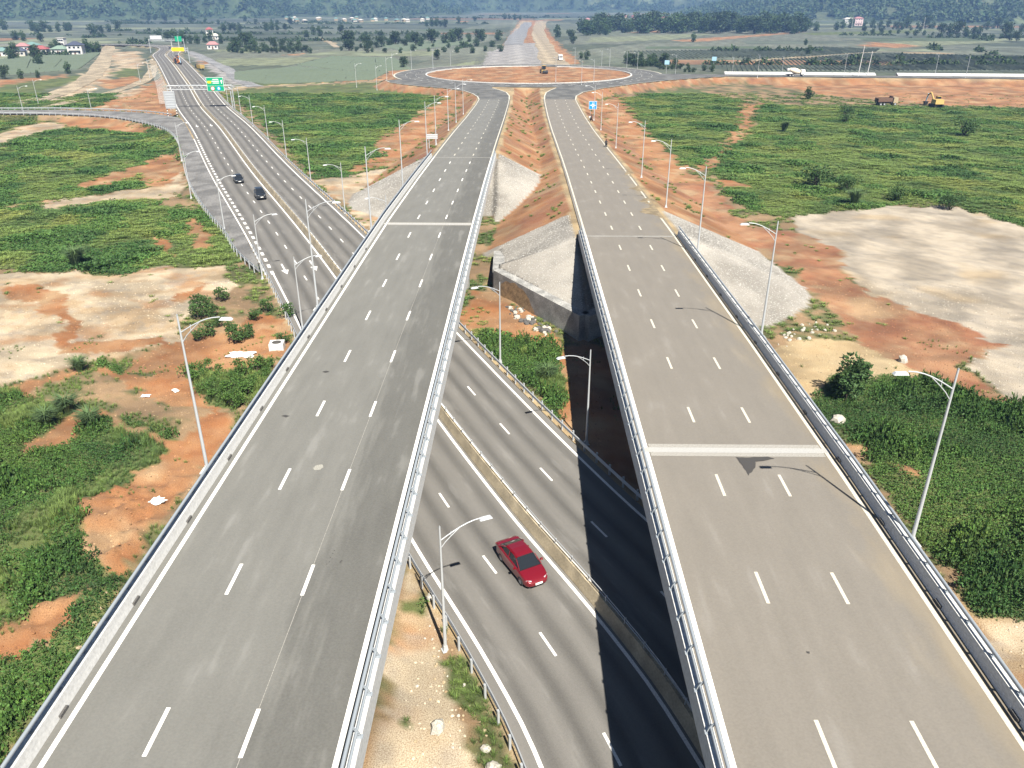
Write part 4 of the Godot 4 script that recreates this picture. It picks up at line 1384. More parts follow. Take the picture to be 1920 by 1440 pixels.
func build_cover() -> void:
	var lm := leaf_mat()
	var base := Color(0.052, 0.120, 0.020)
	var grass := Color(0.128, 0.188, 0.042)
	var near := []
	var near_grass := []
	var mid := []
	var mid_grass := []
	var zones := [[-14.0, -80.0, 0.36], [-80.0, -165.0, 0.75], [-165.0, -346.0, 1.05]]
	for zi in 3:
		var step: float = zones[zi][2]
		var z: float = zones[zi][0]
		while z > zones[zi][1]:
			var reach := 20.0 - z * 0.76
			var x := -reach
			while x < reach:
				var px := x + rng.randf_range(-0.5, 0.5) * step
				var pz := z + rng.randf_range(-0.5, 0.5) * step
				x += step
				# under the decks nothing grows
				if pz > -60.0 and (absf(px - xl(pz)) < 6.0 or (px > xr(pz) - 6.0 and px < xr(pz) + 6.0)): continue
				var y := ground(px, pz)
				var e := emb
				if e >= 3: continue
				var n := n1.get_noise_2d(px * 1.3 + 20.0, pz * 1.3) + n2.get_noise_2d(px, pz) * 0.5
				if e == 2: continue
				if e == 1:
					if n < 0.42 or rng.randf() < 0.5: continue
					mid_grass.append(spot(px, y, pz, step * 1.0, step * 0.9, green_tint(px, pz)))
					continue
				var kind := region(px, pz)
				var g := green_tint(px, pz)
				if kind == 1:
					var s := step * rng.randf_range(1.2, 1.9)
					var lump := n1.get_noise_2d(px * 0.9, pz * 0.9) + 0.5 * n2.get_noise_2d(px * 0.5, pz * 0.5)
					var tall := rng.randf_range(0.55, 1.15) * (0.75 + maxf(0.0, lump) * (3.2 if zi == 0 else 1.5))
					s *= 1.0 + maxf(0.0, lump) * 0.9
					var grassy := n3.get_noise_2d(px * 2.5 + 500.0, pz * 2.5) + rng.randf_range(-0.12, 0.12) > (0.13 if pz > -100.0 else (-0.16 if px > 0.0 else -0.02))
					if pz > -80.0 and px > 20.0: grassy = rng.randf() < 0.06
					if zi == 0:
						if grassy: near_grass.append(spot(px, y - 0.03, pz, s, tall * 0.7, g))
						else: near.append(spot(px, y - 0.03, pz, s, tall * 0.85, g))
					else:
						if grassy: mid_grass.append(spot(px, y - 0.03, pz, s * 0.9, tall * 0.75, g))
						else: mid.append(spot(px, y - 0.03, pz, s * 0.9, tall * 0.85, g))
				elif kind == 6:
					if n > 0.02 and rng.randf() < 0.75:
						(near_grass if zi == 0 else mid_grass).append(spot(px, y - 0.02, pz, step * rng.randf_range(0.8, 1.6), rng.randf_range(0.3, 0.7), g))
				elif kind == 2 or kind == 3 or kind == 4 or kind == 8:
					if n > (0.2 if absf(px) < 6.0 else 0.38) and rng.randf() < (0.45 if kind == 3 else 0.25):
						(near_grass if zi == 0 else mid_grass).append(spot(px, y - 0.02, pz, step * rng.randf_range(0.6, 1.2), rng.randf_range(0.2, 0.5), g))
			z -= step
	scatter("weeds", "broad-leaved weeds covering the waste ground beside the flyovers", "weeds", clump(34, 0.55, 0.7, 0.24, 0.15, base), near, lm)
	scatter("grass", "tufts of green grass on the waste ground beside the flyovers", "grass", tuft(34, 0.5, 0.75, 0.035, 0.3, grass), near_grass, lm)
	scatter("weeds", "dense green weeds of the middle distance on both sides of the roads", "weeds", clump(36, 0.62, 0.6, 0.30, 0.2, base), mid, lm)
	scatter("grass", "rough meadow grass of the middle distance on both sides of the roads", "grass", tuft(40, 0.9, 0.62, 0.07, 0.45, grass), mid_grass, lm)

func make_shrub(called: String, label: String, category: String, h: float, r: float, leaves: int, l: float, base: Color, group: String) -> Node3D:
	var t := thing(called, label, category, Vector3.ZERO, 0.0, group)
	var mb := MB.new()
	for i in 6:
		var d := (rand_dir() + Vector3.UP * 1.6).normalized()
		mb.tube(Vector3(0, -0.1, 0), d * h * 0.75, 0.035 * h, 0.012 * h, 5)
	put("stem", mb, M.bark, t)
	var lobes := []
	for i in 9:
		var a := rng.randf() * TAU
		lobes.append([Vector3(cos(a) * r * rng.randf_range(0.15, 0.7), h * rng.randf_range(0.35, 0.85), sin(a) * r * rng.randf_range(0.15, 0.7)), r * rng.randf_range(0.3, 0.5)])
	put("foliage", lobed_leaves(lobes, leaves, l, base), M.leaf, t)
	return t

func lobed_leaves(lobes: Array, leaves: int, l: float, base: Color) -> ArrayMesh:
	var mb := MB.new()
	for i in leaves:
		var lb = lobes[rng.randi() % lobes.size()]
		var d := rand_dir()
		d.y = d.y * 0.8 + 0.15
		var at: Vector3 = lb[0] + d * lb[1] * pow(rng.randf(), 0.35)
		var dir := (d + rand_dir() * 0.8 + Vector3.UP * 0.1).normalized()
		var k := rng.randf_range(0.65, 1.3)
		mb.c = Color(base.r * k * rng.randf_range(0.9, 1.15), base.g * k, base.b * k)
		leaf(mb, at, dir, dir.cross(rand_dir()).normalized(), l * rng.randf_range(0.7, 1.3), l * rng.randf_range(0.45, 0.8))
	return mb.mesh()

func make_tree(called: String, label: String, h: float, spread: float, low: float, leaves: int, l: float, base: Color, group: String) -> Node3D:
	var t := thing(called, label, "tree", Vector3.ZERO, 0.0, group)
	var mb := MB.new()
	var lean := Vector3(rng.randf_range(-0.04, 0.04), 1, rng.randf_range(-0.04, 0.04))
	mb.tube(Vector3(0, -0.5, 0), lean * h * 0.3, 0.035 * h, 0.026 * h, 8)
	mb.tube(lean * h * 0.3, lean * h * 0.72, 0.026 * h, 0.010 * h, 8)
	var lobes := []
	for i in 9:
		var a := TAU * i / 9.0 + rng.randf_range(-0.3, 0.3)
		var y := h * rng.randf_range(low + 0.08, 0.82)
		var out := spread * rng.randf_range(0.3, 0.72) * (1.0 - absf(y / h - 0.55) * 0.8)
		var tip := Vector3(cos(a) * out, y, sin(a) * out)
		mb.tube(lean * h * rng.randf_range(0.25, 0.5), tip, 0.012 * h, 0.004 * h, 5)
		lobes.append([tip, spread * rng.randf_range(0.26, 0.42)])
	lobes.append([lean * h * 0.82, spread * 0.38])
	lobes.append([lean * h * 0.6, spread * 0.5])
	put("trunk", mb, M.bark, t)
	put("crown", lobed_leaves(lobes, leaves, l, base), M.leaf, t)
	return t

func build_plants() -> void:
	M.leaf = leaf_mat()
	M.bark = grain(mat(lin(0.11, 0.085, 0.06), 0.95), 1.0, 0.5, 1.0, 25)
	# single shrubs on the bare ground left of the near flyover
	var p := make_shrub("shrub", "", "shrub", 1.5, 1.0, 520, 0.20, Color(0.040, 0.088, 0.018), "round shrubs on the bare ground left of the flyover")
	var s: Array = [-36.9,-89.4,-36.5,-85.9,-35.9,-92.2,-33.4,-83.9,-33.7,-81.3,-34.1,-79.5,-30.0,-78.8,-31.7,-82.3,-29.4,-79.5,-35.1,-86.8,-38.1,-90.3,-29.0,-80.3,-26.1,-85.9,-24.8,-78.8,-29.8,-85.9,-29.3,-88.5]
	for i in range(0, s.size(), 2):
		var k := rng.randf_range(0.7, 1.2)
		var o := p if i == 0 else copy_of(p, "", Vector3.ZERO, 0)
		o.position = Vector3(s[i], ground(s[i], s[i + 1]), s[i + 1])
		o.rotation.y = rng.randf() * TAU
		o.scale = Vector3(k, k * rng.randf_range(0.8, 1.1), k)
		o.set_meta("label", "round dark shrub on bare earth left of the motorway, %s in the scattered group" % ORD[i / 2])
	p = make_shrub("bush", "", "bush", 1.7, 1.15, 620, 0.19, Color(0.052, 0.112, 0.018), "thicket of bright bushes against the left flyover")
	s = [-32.0,-70.7,-30.7,-69.5,-30.6,-71.3,-28.8,-68.3,-28.5,-69.8,-26.9,-67.1,-26.6,-68.9,-26.4,-64.9,-25.3,-63.9,-25.2,-66.6,-26.7,-70.7,-24.9,-68.3,-25.5,-71.3,-24.4,-70.1,-24.4,-71.9,-27.8,-66.0,-29.1,-67.1,-25.0,-64.4]
	for i in range(0, s.size(), 2):
		var k := rng.randf_range(0.68, 1.0)
		var o := p if i == 0 else copy_of(p, "", Vector3.ZERO, 0)
		o.position = Vector3(s[i], ground(s[i], s[i + 1]), s[i + 1])
		o.rotation.y = rng.randf() * TAU
		o.scale = Vector3(k, k * rng.randf_range(0.8, 1.15), k)
		o.set_meta("label", "bright green bush in the dense thicket against the left flyover's outer parapet")
	# clumps of tall grass
	var names := ["at the edge of the sand", "on the far left bank", "at the top of the green slope on the left", "in the weeds at the left edge", "in the green field behind the sand pit", "beside the shadow between the two flyovers", "in the far meadow right of the earth track", "at the head of the pale pad on the right", "in the green slope beside the right flyover's lamp"]
	var tm := tuft(260, 0.5, 2.0, 0.07, 0.55, Color(0.070, 0.118, 0.042))
	s = [-43.4,-71.9,-40.0,-62.8,-36.7,-60.3,-40.5,-60.3,-60.7,-106.3,3.4,-69.1,79.4,-239.4,62.1,-143.4,19.4,-45.0]
	for i in range(0, s.size(), 2):
		var t := thing("tall_grass_clump", "grey-green clump of tall arching grass %s" % names[i / 2], "grass clump", Vector3(s[i], ground(s[i], s[i + 1]), s[i + 1]), rng.randf() * TAU, "clumps of tall arching grass")
		put("blades", tm, M.leaf, t)
		t.scale = Vector3.ONE * [1.0, 1.3, 1.2, 1.1, 1.8, 1.15, 2.0, 1.8, 0.8][i / 2]
	# the young tree beside the right flyover
	var yt := make_tree("young_tree", "feathery young tree standing at the edge of the tan gravel beside the right flyover", 4.6, 2.3, 0.12, 1900, 0.34, Color(0.042, 0.092, 0.024), "")
	var tp: Vector2 = Vector2(31.1, -65.7)
	yt.position = Vector3(tp.x, ground(tp.x, tp.y), tp.y)
	# bushes in the right-hand meadow
	p = make_shrub("meadow_bush", "", "bush", 3.2, 3.0, 760, 0.42, Color(0.034, 0.078, 0.016), "dark bushes standing in the right-hand meadow")
	var mb := [[61.0, -160.0, 1.2, "large dark bush beside the earth track in the right-hand meadow"], [66.0, -156.0, 0.8, "dark bush right of the large one beside the earth track"], [72.0, -148.0, 0.75, "low dark bush in the meadow above the pale pad"], [128.0, -232.0, 1.3, "wide olive bush far out in the right-hand meadow"], [111.0, -275.0, 1.0, "round bush alone on the orange earth by the parked machines"], [106.0, -262.0, 0.7, "small bush on the meadow's upper edge near the parked machines"], [78.0, -140.0, 0.8, "grey-green bush at the back edge of the pale pad"]]
	for i in mb.size():
		var o := p if i == 0 else copy_of(p, "", Vector3.ZERO, 0)
		o.position = Vector3(mb[i][0], ground(mb[i][0], mb[i][1]), mb[i][1])
		o.rotation.y = i * 1.3
		o.scale = Vector3.ONE * mb[i][2]
		o.set_meta("label", mb[i][3])
	# trees of the fields
	var kinds3 := [
		make_tree("tree", "", 9.0, 4.4, 0.06, 1000, 0.85, Color(0.030, 0.062, 0.018), "trees of the left fields"),
		make_tree("tree", "", 9.0, 3.6, 0.04, 900, 0.80, Color(0.038, 0.076, 0.020), "trees of the left fields"),
		make_tree("tree", "", 9.0, 5.2, 0.12, 1000, 0.90, Color(0.026, 0.052, 0.017), "trees of the left fields")]
	var first := [true, true, true]
	var sets := [[[-657.9,-1120.5,-555.5,-1010.4,-599.2,-1081.2,-566.3,-1044.6,-557.9,-1044.6,-548.2,-1044.6,-557.1,-1081.2,-562.2,-1100.5,-479.9,-832.3,-432.1,-789.3,-459.9,-810.3,-324.8,-551.8,-327.9,-562.1,-350.3,-653.5,-350.8,-660.7,-307.7,-620.0,-306.5,-626.4,-306.0,-633.0,-287.0,-513.8,-280.7,-505.1,-240.6,-413.4,-235.4,-419.3,-233.3,-444.6,-248.4,-413.4,-474.7,-978.3,-480.6,-1010.4,-487.0,-1044.6,-492.4,-1081.2], 1.0, "trees around the village on the left", "dark tree about the village left of the motorway, %s from the left"], [[-340.6,-832.3,-320.0,-799.7,-304.8,-779.2,-290.2,-759.8,-284.1,-759.8,-275.1,-750.5,-278.2,-779.2,-284.0,-810.3,-257.2,-759.8,-205.3,-633.0,-219.9,-706.9,-225.7,-741.3,-202.8,-675.4,-216.6,-675.4,-189.4,-653.5,-185.2,-667.9,-180.9,-675.4,-174.6,-675.4,-162.9,-653.5,-212.8,-893.0,-218.1,-948.1,-204.9,-919.7,-199.7,-1010.4,-134.1,-706.9,-138.9,-799.7,-116.1,-690.8,-107.7,-706.9,-103.7,-741.3,-100.4,-741.3,-94.8,-779.2,-89.8,-769.4,-81.0,-723.7,-78.3,-741.3,-70.8,-759.8,-59.0,-759.8,-54.2,-779.2,-49.6,-799.7,-38.7,-779.2,-30.8,-799.7,-27.6,-810.3,-12.7,-821.1,-123.0,-646.5,-104.5,-620.0,-61.4,-480.7,-48.4,-551.8,-307.3,-1856.4,-304.9,-1913.2,-293.2,-1913.2,-483.7,-1575.4,-403.8,-1367.7,-387.0,-1398.5,-347.0,-1081.2,-334.5,-1062.6,-306.9,-1081.2,-305.5,-1100.5,-298.7,-1100.5,-288.5,-1100.5,-360.3,-1081.2,-351.6,-1081.2,-370.2,-1367.7,-349.1,-1367.7,-92.1,-1499.6,-67.7,-1575.4,-15.0,-1752.3,-5.4,-1752.3,5.2,-1704.5,15.7,-1704.5,-123.8,-1256.9,-116.1,-1256.9,-112.1,-1282.9,-103.7,-1256.9,-93.0,-1207.9,-571.3,-1499.6,-527.7,-1430.6,-505.7,-1430.6,-462.7,-1367.7,-657.9,-1575.4,-682.3,-1659.2,-628.9,-1575.4], 0.95, "trees of the fields beyond the motorway", "dark tree among the fields between motorway and roundabout track, %s from the left"], [[166.6,-789.3,250.4,-732.4,210.6,-607.5,87.4,-1010.4,91.9,-978.3,96.7,-948.1,103.2,-948.1,380.3,-1081.2,412.8,-1100.5,444.3,-1162.6,463.7,-1184.8,481.9,-1184.8,502.4,-1207.9,513.5,-1207.9,535.0,-1232.0,497.6,-1120.5,504.5,-1120.5,540.3,-1184.8,544.7,-1162.6,555.4,-1162.6,564.7,-1162.6,486.8,-978.3,480.8,-948.1,475.2,-919.7,483.7,-919.7,499.6,-933.7,513.1,-948.1,615.0,-1120.5,652.2,-1162.6,675.4,-1184.8,497.2,-867.7,468.9,-799.7,616.0,-1044.6,70.5,-522.8,72.6,-513.8,76.1,-505.1,80.2,-500.9,86.9,-522.8,87.5,-488.6,93.7,-488.6,98.2,-473.0,104.8,-462.0,107.5,-454.9,115.5,-325.5,56.8,-832.3,47.0,-893.0,54.3,-759.8,45.7,-562.1,48.4,-551.8], 1.25, "trees right of the roundabout", "dark tree standing right of the roundabout, %s from the left"], [[83.7,-1027.2,81.6,-939.7,89.3,-971.2,97.6,-1004.8,101.9,-1040.7,111.2,-1079.3,106.6,-983.3,111.1,-1017.7,120.6,-1054.6,129.0,-1079.9,137.9,-1106.4,142.3,-1134.2,132.9,-1016.0,141.3,-1039.5,145.5,-1064.0,154.7,-1089.7,164.2,-1116.7,152.8,-1001.9,157.1,-1024.7,166.1,-1048.6,175.6,-1073.6,180.8,-1099.8,191.0,-1127.3,176.8,-1010.4,186.1,-1033.6,191.4,-1057.9,201.5,-1083.4,212.1,-1110.0,191.6,-996.5,201.2,-1019.1,211.2,-1042.7,221.6,-1067.4,227.9,-1093.3,239.2,-1120.5,220.2,-1004.9,226.0,-1027.9,236.6,-1051.9,247.8,-1077.1,259.5,-1103.4,234.3,-991.2,244.8,-1013.5,255.7,-1036.9,262.6,-1061.3,274.4,-1086.9,286.9,-1113.7,263.1,-999.5,269.9,-1022.2,281.4,-1046.0,293.6,-1070.8,301.6,-1096.9,276.6,-985.9,287.9,-1008.0,299.8,-1031.1,307.6,-1055.2,320.5,-1080.5,334.0,-1107.1,301.3,-994.1,313.2,-1016.6,325.7,-1040.1,338.8,-1064.7,347.8,-1090.4,318.5,-980.6,330.6,-1002.5,338.9,-1025.4,352.1,-1049.3,366.0,-1074.3], 2.15, "long tree belt beyond the right-hand fields", "tall dark tree in the long belt beyond the right-hand fields, %s from the left"], [[-129.0,-646.5,-135.0,-706.9,-156.4,-843.8,-116.1,-639.7,-123.1,-698.7,-152.0,-893.0,-103.5,-633.0,-109.2,-690.8,-134.1,-880.2,-93.0,-626.4,-103.5,-723.7,-116.6,-867.7,-80.9,-620.0,-89.4,-715.2,-102.3,-855.6,-74.6,-646.5,-75.6,-706.9,-85.8,-843.8,-62.2,-639.7,-64.4,-698.7,-77.4,-893.0,-50.2,-633.0,-51.2,-690.8,-60.5,-880.2,-40.3,-626.4,-42.7,-723.7,-44.1,-867.7,-28.6,-620.0,-29.4,-715.2,-30.7,-855.6,-20.2,-646.5,-16.3,-706.9,-15.2,-843.8,-8.4,-639.7,-211.5,-639.7,-206.1,-633.0,-200.9,-626.4,-195.8,-620.0,-198.7,-639.7,-193.5,-633.0,-188.4,-626.4,-183.4,-620.0,-185.9,-639.7,-180.9,-633.0,-175.9,-626.4,-171.1,-620.0,-173.2,-639.7,-168.2,-633.0,-163.4,-626.4,-158.7,-620.0,-160.4,-639.7,-155.6,-633.0,-150.9,-626.4,-146.3,-620.0,71.5,-518.3,70.6,-493.0,73.2,-493.4,75.7,-493.8,78.3,-494.3,80.8,-494.7,83.4,-495.1,82.0,-471.9,84.4,-472.3,86.9,-472.6,89.3,-473.0,91.8,-473.4,94.2,-473.8,92.4,-452.4,94.8,-452.8,97.1,-453.1,496.5,-1184.8,499.5,-1162.6,502.4,-1141.1,505.2,-1120.5,507.8,-1100.5,510.4,-1081.2,571.0,-1184.8,572.6,-1162.6,574.2,-1141.1,575.7,-1120.5,577.1,-1100.5,578.5,-1081.2,645.5,-1184.8,645.7,-1162.6,645.9,-1141.1,646.1,-1120.5,425.7,-1044.6,410.0,-981.4,421.1,-984.5,432.2,-987.7,443.3,-990.9,427.4,-933.7,438.0,-936.6,448.6,-939.4,459.3,-942.3,443.2,-890.4,453.3,-893.0,463.5,-895.6,473.7,-898.2,457.6,-850.8,467.4,-853.2,477.1,-855.6,486.9,-858.0,470.9,-814.6], 0.5, "hedge bushes between the fields", "small dark hedge bush between the distant fields, %s from the left"]]
	for q in sets:
		var flat_list: Array = q[0]
		var a := []
		for i in range(0, flat_list.size(), 2): a.append(Vector2(flat_list[i], flat_list[i + 1]))
		a.sort_custom(func(u, w): return u.x / -u.y < w.x / -w.y)
		for i in a.size():
			var kx := rng.randi() % 3
			var o: Node3D = kinds3[kx] if first[kx] else copy_of(kinds3[kx], "", Vector3.ZERO, 0)
			first[kx] = false
			var x: float = a[i].x
			var z: float = a[i].y
			var sc: float = q[1] * rng.randf_range(0.65, 1.15)
			if z < -700.0 and q[1] < 1.5: sc *= 1.25
			if z > -480.0: sc *= 0.62
			if q[1] == 1.25 and z > -850.0: sc *= 0.6
			var wide := rng.randf_range(0.85, 1.2) * (1.25 if q[1] > 1.5 or q[1] < 0.6 else 1.0)
			o.position = Vector3(x, ground(x, z), z)
			o.rotation.y = rng.randf() * TAU
			o.scale = Vector3(sc * wide, sc, sc * wide)
			if q[1] < 0.6: o.name = "hedge_bush" + ("_%03d" % i if i else "")
			o.set_meta("group", q[2])
			o.set_meta("label", q[3] % ord_word(i + 1))

func ord_word(n: int) -> String:
	if n <= 20: return ORD[n - 1]
	var tens := ["", "", "twent", "thirt", "fort", "fift", "sixt", "sevent", "eight", "ninet"]
	if n >= 100: return "hundredth" if n == 100 else "hundred and " + ord_word(n - 100)
	if n % 10 == 0: return tens[n / 10] + "ieth"
	return tens[n / 10] + "y-" + ORD[n % 10 - 1]

func build_hills() -> void:
	# forested hills that close the plain: the foot of each is what shows
	var hs := [[-1010.0, -2000.0, 560.0, 430.0, 260.0], [-520.0, -2350.0, 420.0, 420.0, 200.0], [-250.0, -3300.0, 800.0, 650.0, 320.0], [420.0, -3300.0, 800.0, 620.0, 300.0], [1000.0, -3000.0, 600.0, 480.0, 260.0], [700.0, -2150.0, 330.0, 360.0, 90.0], [980.0, -1850.0, 520.0, 520.0, 150.0], [1500.0, -1700.0, 620.0, 480.0, 180.0], [-1700.0, -2100.0, 600.0, 500.0, 300.0], [2400.0, -2400.0, 900.0, 800.0, 300.0], [0.0, -5200.0, 3000.0, 1000.0, 520.0], [-2800.0, -4200.0, 1600.0, 1200.0, 520.0], [2900.0, -4600.0, 1800.0, 1200.0, 520.0]]
	var f := FastNoiseLite.new()
	f.seed = 77; f.frequency = 0.0035; f.fractal_octaves = 5
	hill_noise = f
	hill_list = hs
	var nx := 260
	var nz := 150
	var v := PackedVector3Array()
	var cc := PackedColorArray()
	for j in nz:
		var z := -1150.0 - 5200.0 * pow(float(j) / (nz - 1), 1.7)
		for i in nx:
			var u := float(i) / (nx - 1) * 2.0 - 1.0
			var x := u * (900.0 - z * 0.62)
			v.append(Vector3(x, hill_h(x, z), z))
			var k := f.get_noise_2d(x * 4.0, z * 4.0)
			var c := Color(0.045, 0.076, 0.034).lerp(Color(0.080, 0.115, 0.048), clamp01(0.5 + k * 1.6))
			# clearings, fields on the slopes, the quarry
			var cl := f.get_noise_2d(x * 2.2 + 4000.0, z * 2.2)
			if cl > 0.27 and x > 200.0: c = c.lerp(Color(0.17, 0.20, 0.10), 0.8)
			if Vector2((x + 1150.0) / 75.0, (z + 1780.0) / 120.0).length() < 1.0: c = Color(0.42, 0.36, 0.29)
			cc.append(c)
	var nn := PackedVector3Array()
	for j in nz:
		for i in nx:
			var a := v[j * nx + maxi(i - 1, 0)]
			var b := v[j * nx + mini(i + 1, nx - 1)]
			var c := v[maxi(j - 1, 0) * nx + i]
			var d := v[mini(j + 1, nz - 1) * nx + i]
			nn.append((b - a).cross(c - d).normalized() * -1.0 if (b - a).cross(c - d).y < 0 else (b - a).cross(c - d).normalized())
	var id := PackedInt32Array()
	for j in nz - 1:
		for i in nx - 1:
			var a := j * nx + i
			id.append_array([a, a + nx, a + 1, a + 1, a + nx, a + nx + 1])
	var arr := []
	arr.resize(Mesh.ARRAY_MAX)
	arr[Mesh.ARRAY_VERTEX] = v; arr[Mesh.ARRAY_NORMAL] = nn; arr[Mesh.ARRAY_COLOR] = cc; arr[Mesh.ARRAY_INDEX] = id
	var m := ArrayMesh.new()
	m.add_surface_from_arrays(Mesh.PRIMITIVE_TRIANGLES, arr)
	var hm := mat(Color(1, 1, 1), 0.95)
	hm.vertex_color_use_as_albedo = true
	grain(hm, 90.0, 0.5, 1.0, 26, 500.0)
	struct(put("hills", m, hm))
	# the wood that clothes them: crowns that shade one another
	var list := []
	for i in 60000:
		var z := -1150.0 - 2500.0 * pow(rng.randf(), 1.5)
		var x := rng.randf_range(-1.0, 1.0) * (150.0 - z * 0.72)
		var h := hill_h(x, z)
		if h < 1.0 or h > 75.0: continue
		var cl := f.get_noise_2d(x * 2.2 + 4000.0, z * 2.2)
		if cl > 0.27 and x > 200.0: continue
		if Vector2((x + 1150.0) / 75.0, (z + 1780.0) / 120.0).length() < 1.0: continue
		var k := rng.randf_range(0.75, 1.2)
		var s := rng.randf_range(5.0, 9.5)
		list.append(spot(x, h - 1.0, z, s, s * rng.randf_range(0.8, 1.25), Color(k * rng.randf_range(0.9, 1.15), k, k)))
	scatter("forest", "dense wood covering the hills behind the plain", "forest", clump(46, 0.7, 1.25, 0.55, 0.42, Color(0.052, 0.092, 0.034)), list, leaf_mat())

var hill_noise: FastNoiseLite
var hill_list := []

func hill_h(x: float, z: float) -> float:
	var h := -4.0
	for q in hill_list:
		var d := Vector2((x - q[0]) / q[2], (z - q[1]) / q[3]).length()
		if d < 1.3:
			d += hill_noise.get_noise_2d(x, z) * 0.22
			h = maxf(h, q[4] * (1.0 - smoothstep(0.0, 1.0, d)) - 4.0)
	return h + hill_noise.get_noise_2d(x * 3.0, z * 3.0) * clampf(h * 0.15, 0.0, 9.0)

func build_rows() -> void:
	# ridges of planted pineapples in the nearer fields
	var m := grain(mat(lin(0.105, 0.135, 0.095), 0.95), 3.0, 0.55, 1.0, 71)
	var f: Array = [[[-127.4,-500.9,-123.4,-584,-78.1,-567.4,-54.7,-469.3,-69.8,-462,-93.8,-465.6],4.2,0.5],[[-148,-451.4,-122.9,-488.6,-89.5,-458.4,-66.4,-458.4,-67.1,-407.7,-112.7,-386.2,-134.2,-407.7],3,0.35],[[126.8,-518.3,263.2,-620,350.5,-584,281.5,-465.6,115.5,-458.4],2.6,1.35],[[88.7,-646.5,227.1,-675.4,193.5,-595.5,96.7,-551.8],3,1.5],[[-331.7,-551.8,-322.5,-646.5,-298,-620,-241.1,-473,-261.6,-431.6],3.2,0.2],[[-118.4,-732.4,-43,-867.7,-29,-779.2,-80.6,-646.5],4.5,0.1],[[250.7,-706.9,290.2,-675.4,268.5,-633,152,-551.8,150.5,-572.8],3,1.45]]
	var what := ["rows of grey-green plants in the field left of the roundabout", "rows of dark plants in the field right of the green gantry sign", "rows of plants in the field behind the side road", "rows of plants in the field right of the roundabout's trees", "rows of plants in the field below the village", "rows of plants far beyond the roundabout's left side", "rows of plants in the upper right-hand field"]
	for i in f.size():
		var p := PackedVector2Array()
		for k in range(0, f[i][0].size(), 2): p.append(Vector2(f[i][0][k], f[i][0][k + 1]))
		var u := Vector2(cos(f[i][2]), -sin(f[i][2]))
		var w := Vector2(-u.y, u.x)
		var lo := 1e9
		var hi := -1e9
		for q in p: lo = minf(lo, q.dot(w)); hi = maxf(hi, q.dot(w))
		var mb := MB.new()
		var s := lo + 1.0
		while s < hi:
			var c := w * s
			for seg in Geometry2D.intersect_polyline_with_polygon(PackedVector2Array([c - u * 3000.0, c + u * 3000.0]), p):
				var a: Vector2 = seg[0]
				var b: Vector2 = seg[seg.size() - 1]
				var n := maxi(1, int(a.distance_to(b) / 14.0))
				for k in n:
					var a2 := a.lerp(b, float(k) / n)
					var b2 := a.lerp(b, (k + 0.97) / n)
					var half: float = f[i][1] * 0.27 * rng.randf_range(0.8, 1.15)
					var top := rng.randf_range(0.45, 0.75)
					var l := [Vector3(a2.x - w.x * half, -2.2, a2.y - w.y * half), Vector3(a2.x, -1.75 + top, a2.y), Vector3(a2.x + w.x * half, -2.2, a2.y + w.y * half)]
					var r := [Vector3(b2.x - w.x * half, -2.2, b2.y - w.y * half), Vector3(b2.x, -1.75 + top, b2.y), Vector3(b2.x + w.x * half, -2.2, b2.y + w.y * half)]
					mb.quad(l[0], l[1], r[1], r[0]); mb.quad(l[1], l[2], r[2], r[1])
			s += f[i][1]
		var o := put("crop_rows", mb, m)
		tag(o, what[i], "crop rows", "planted rows in the fields")
		o.set_meta("kind", "stuff")

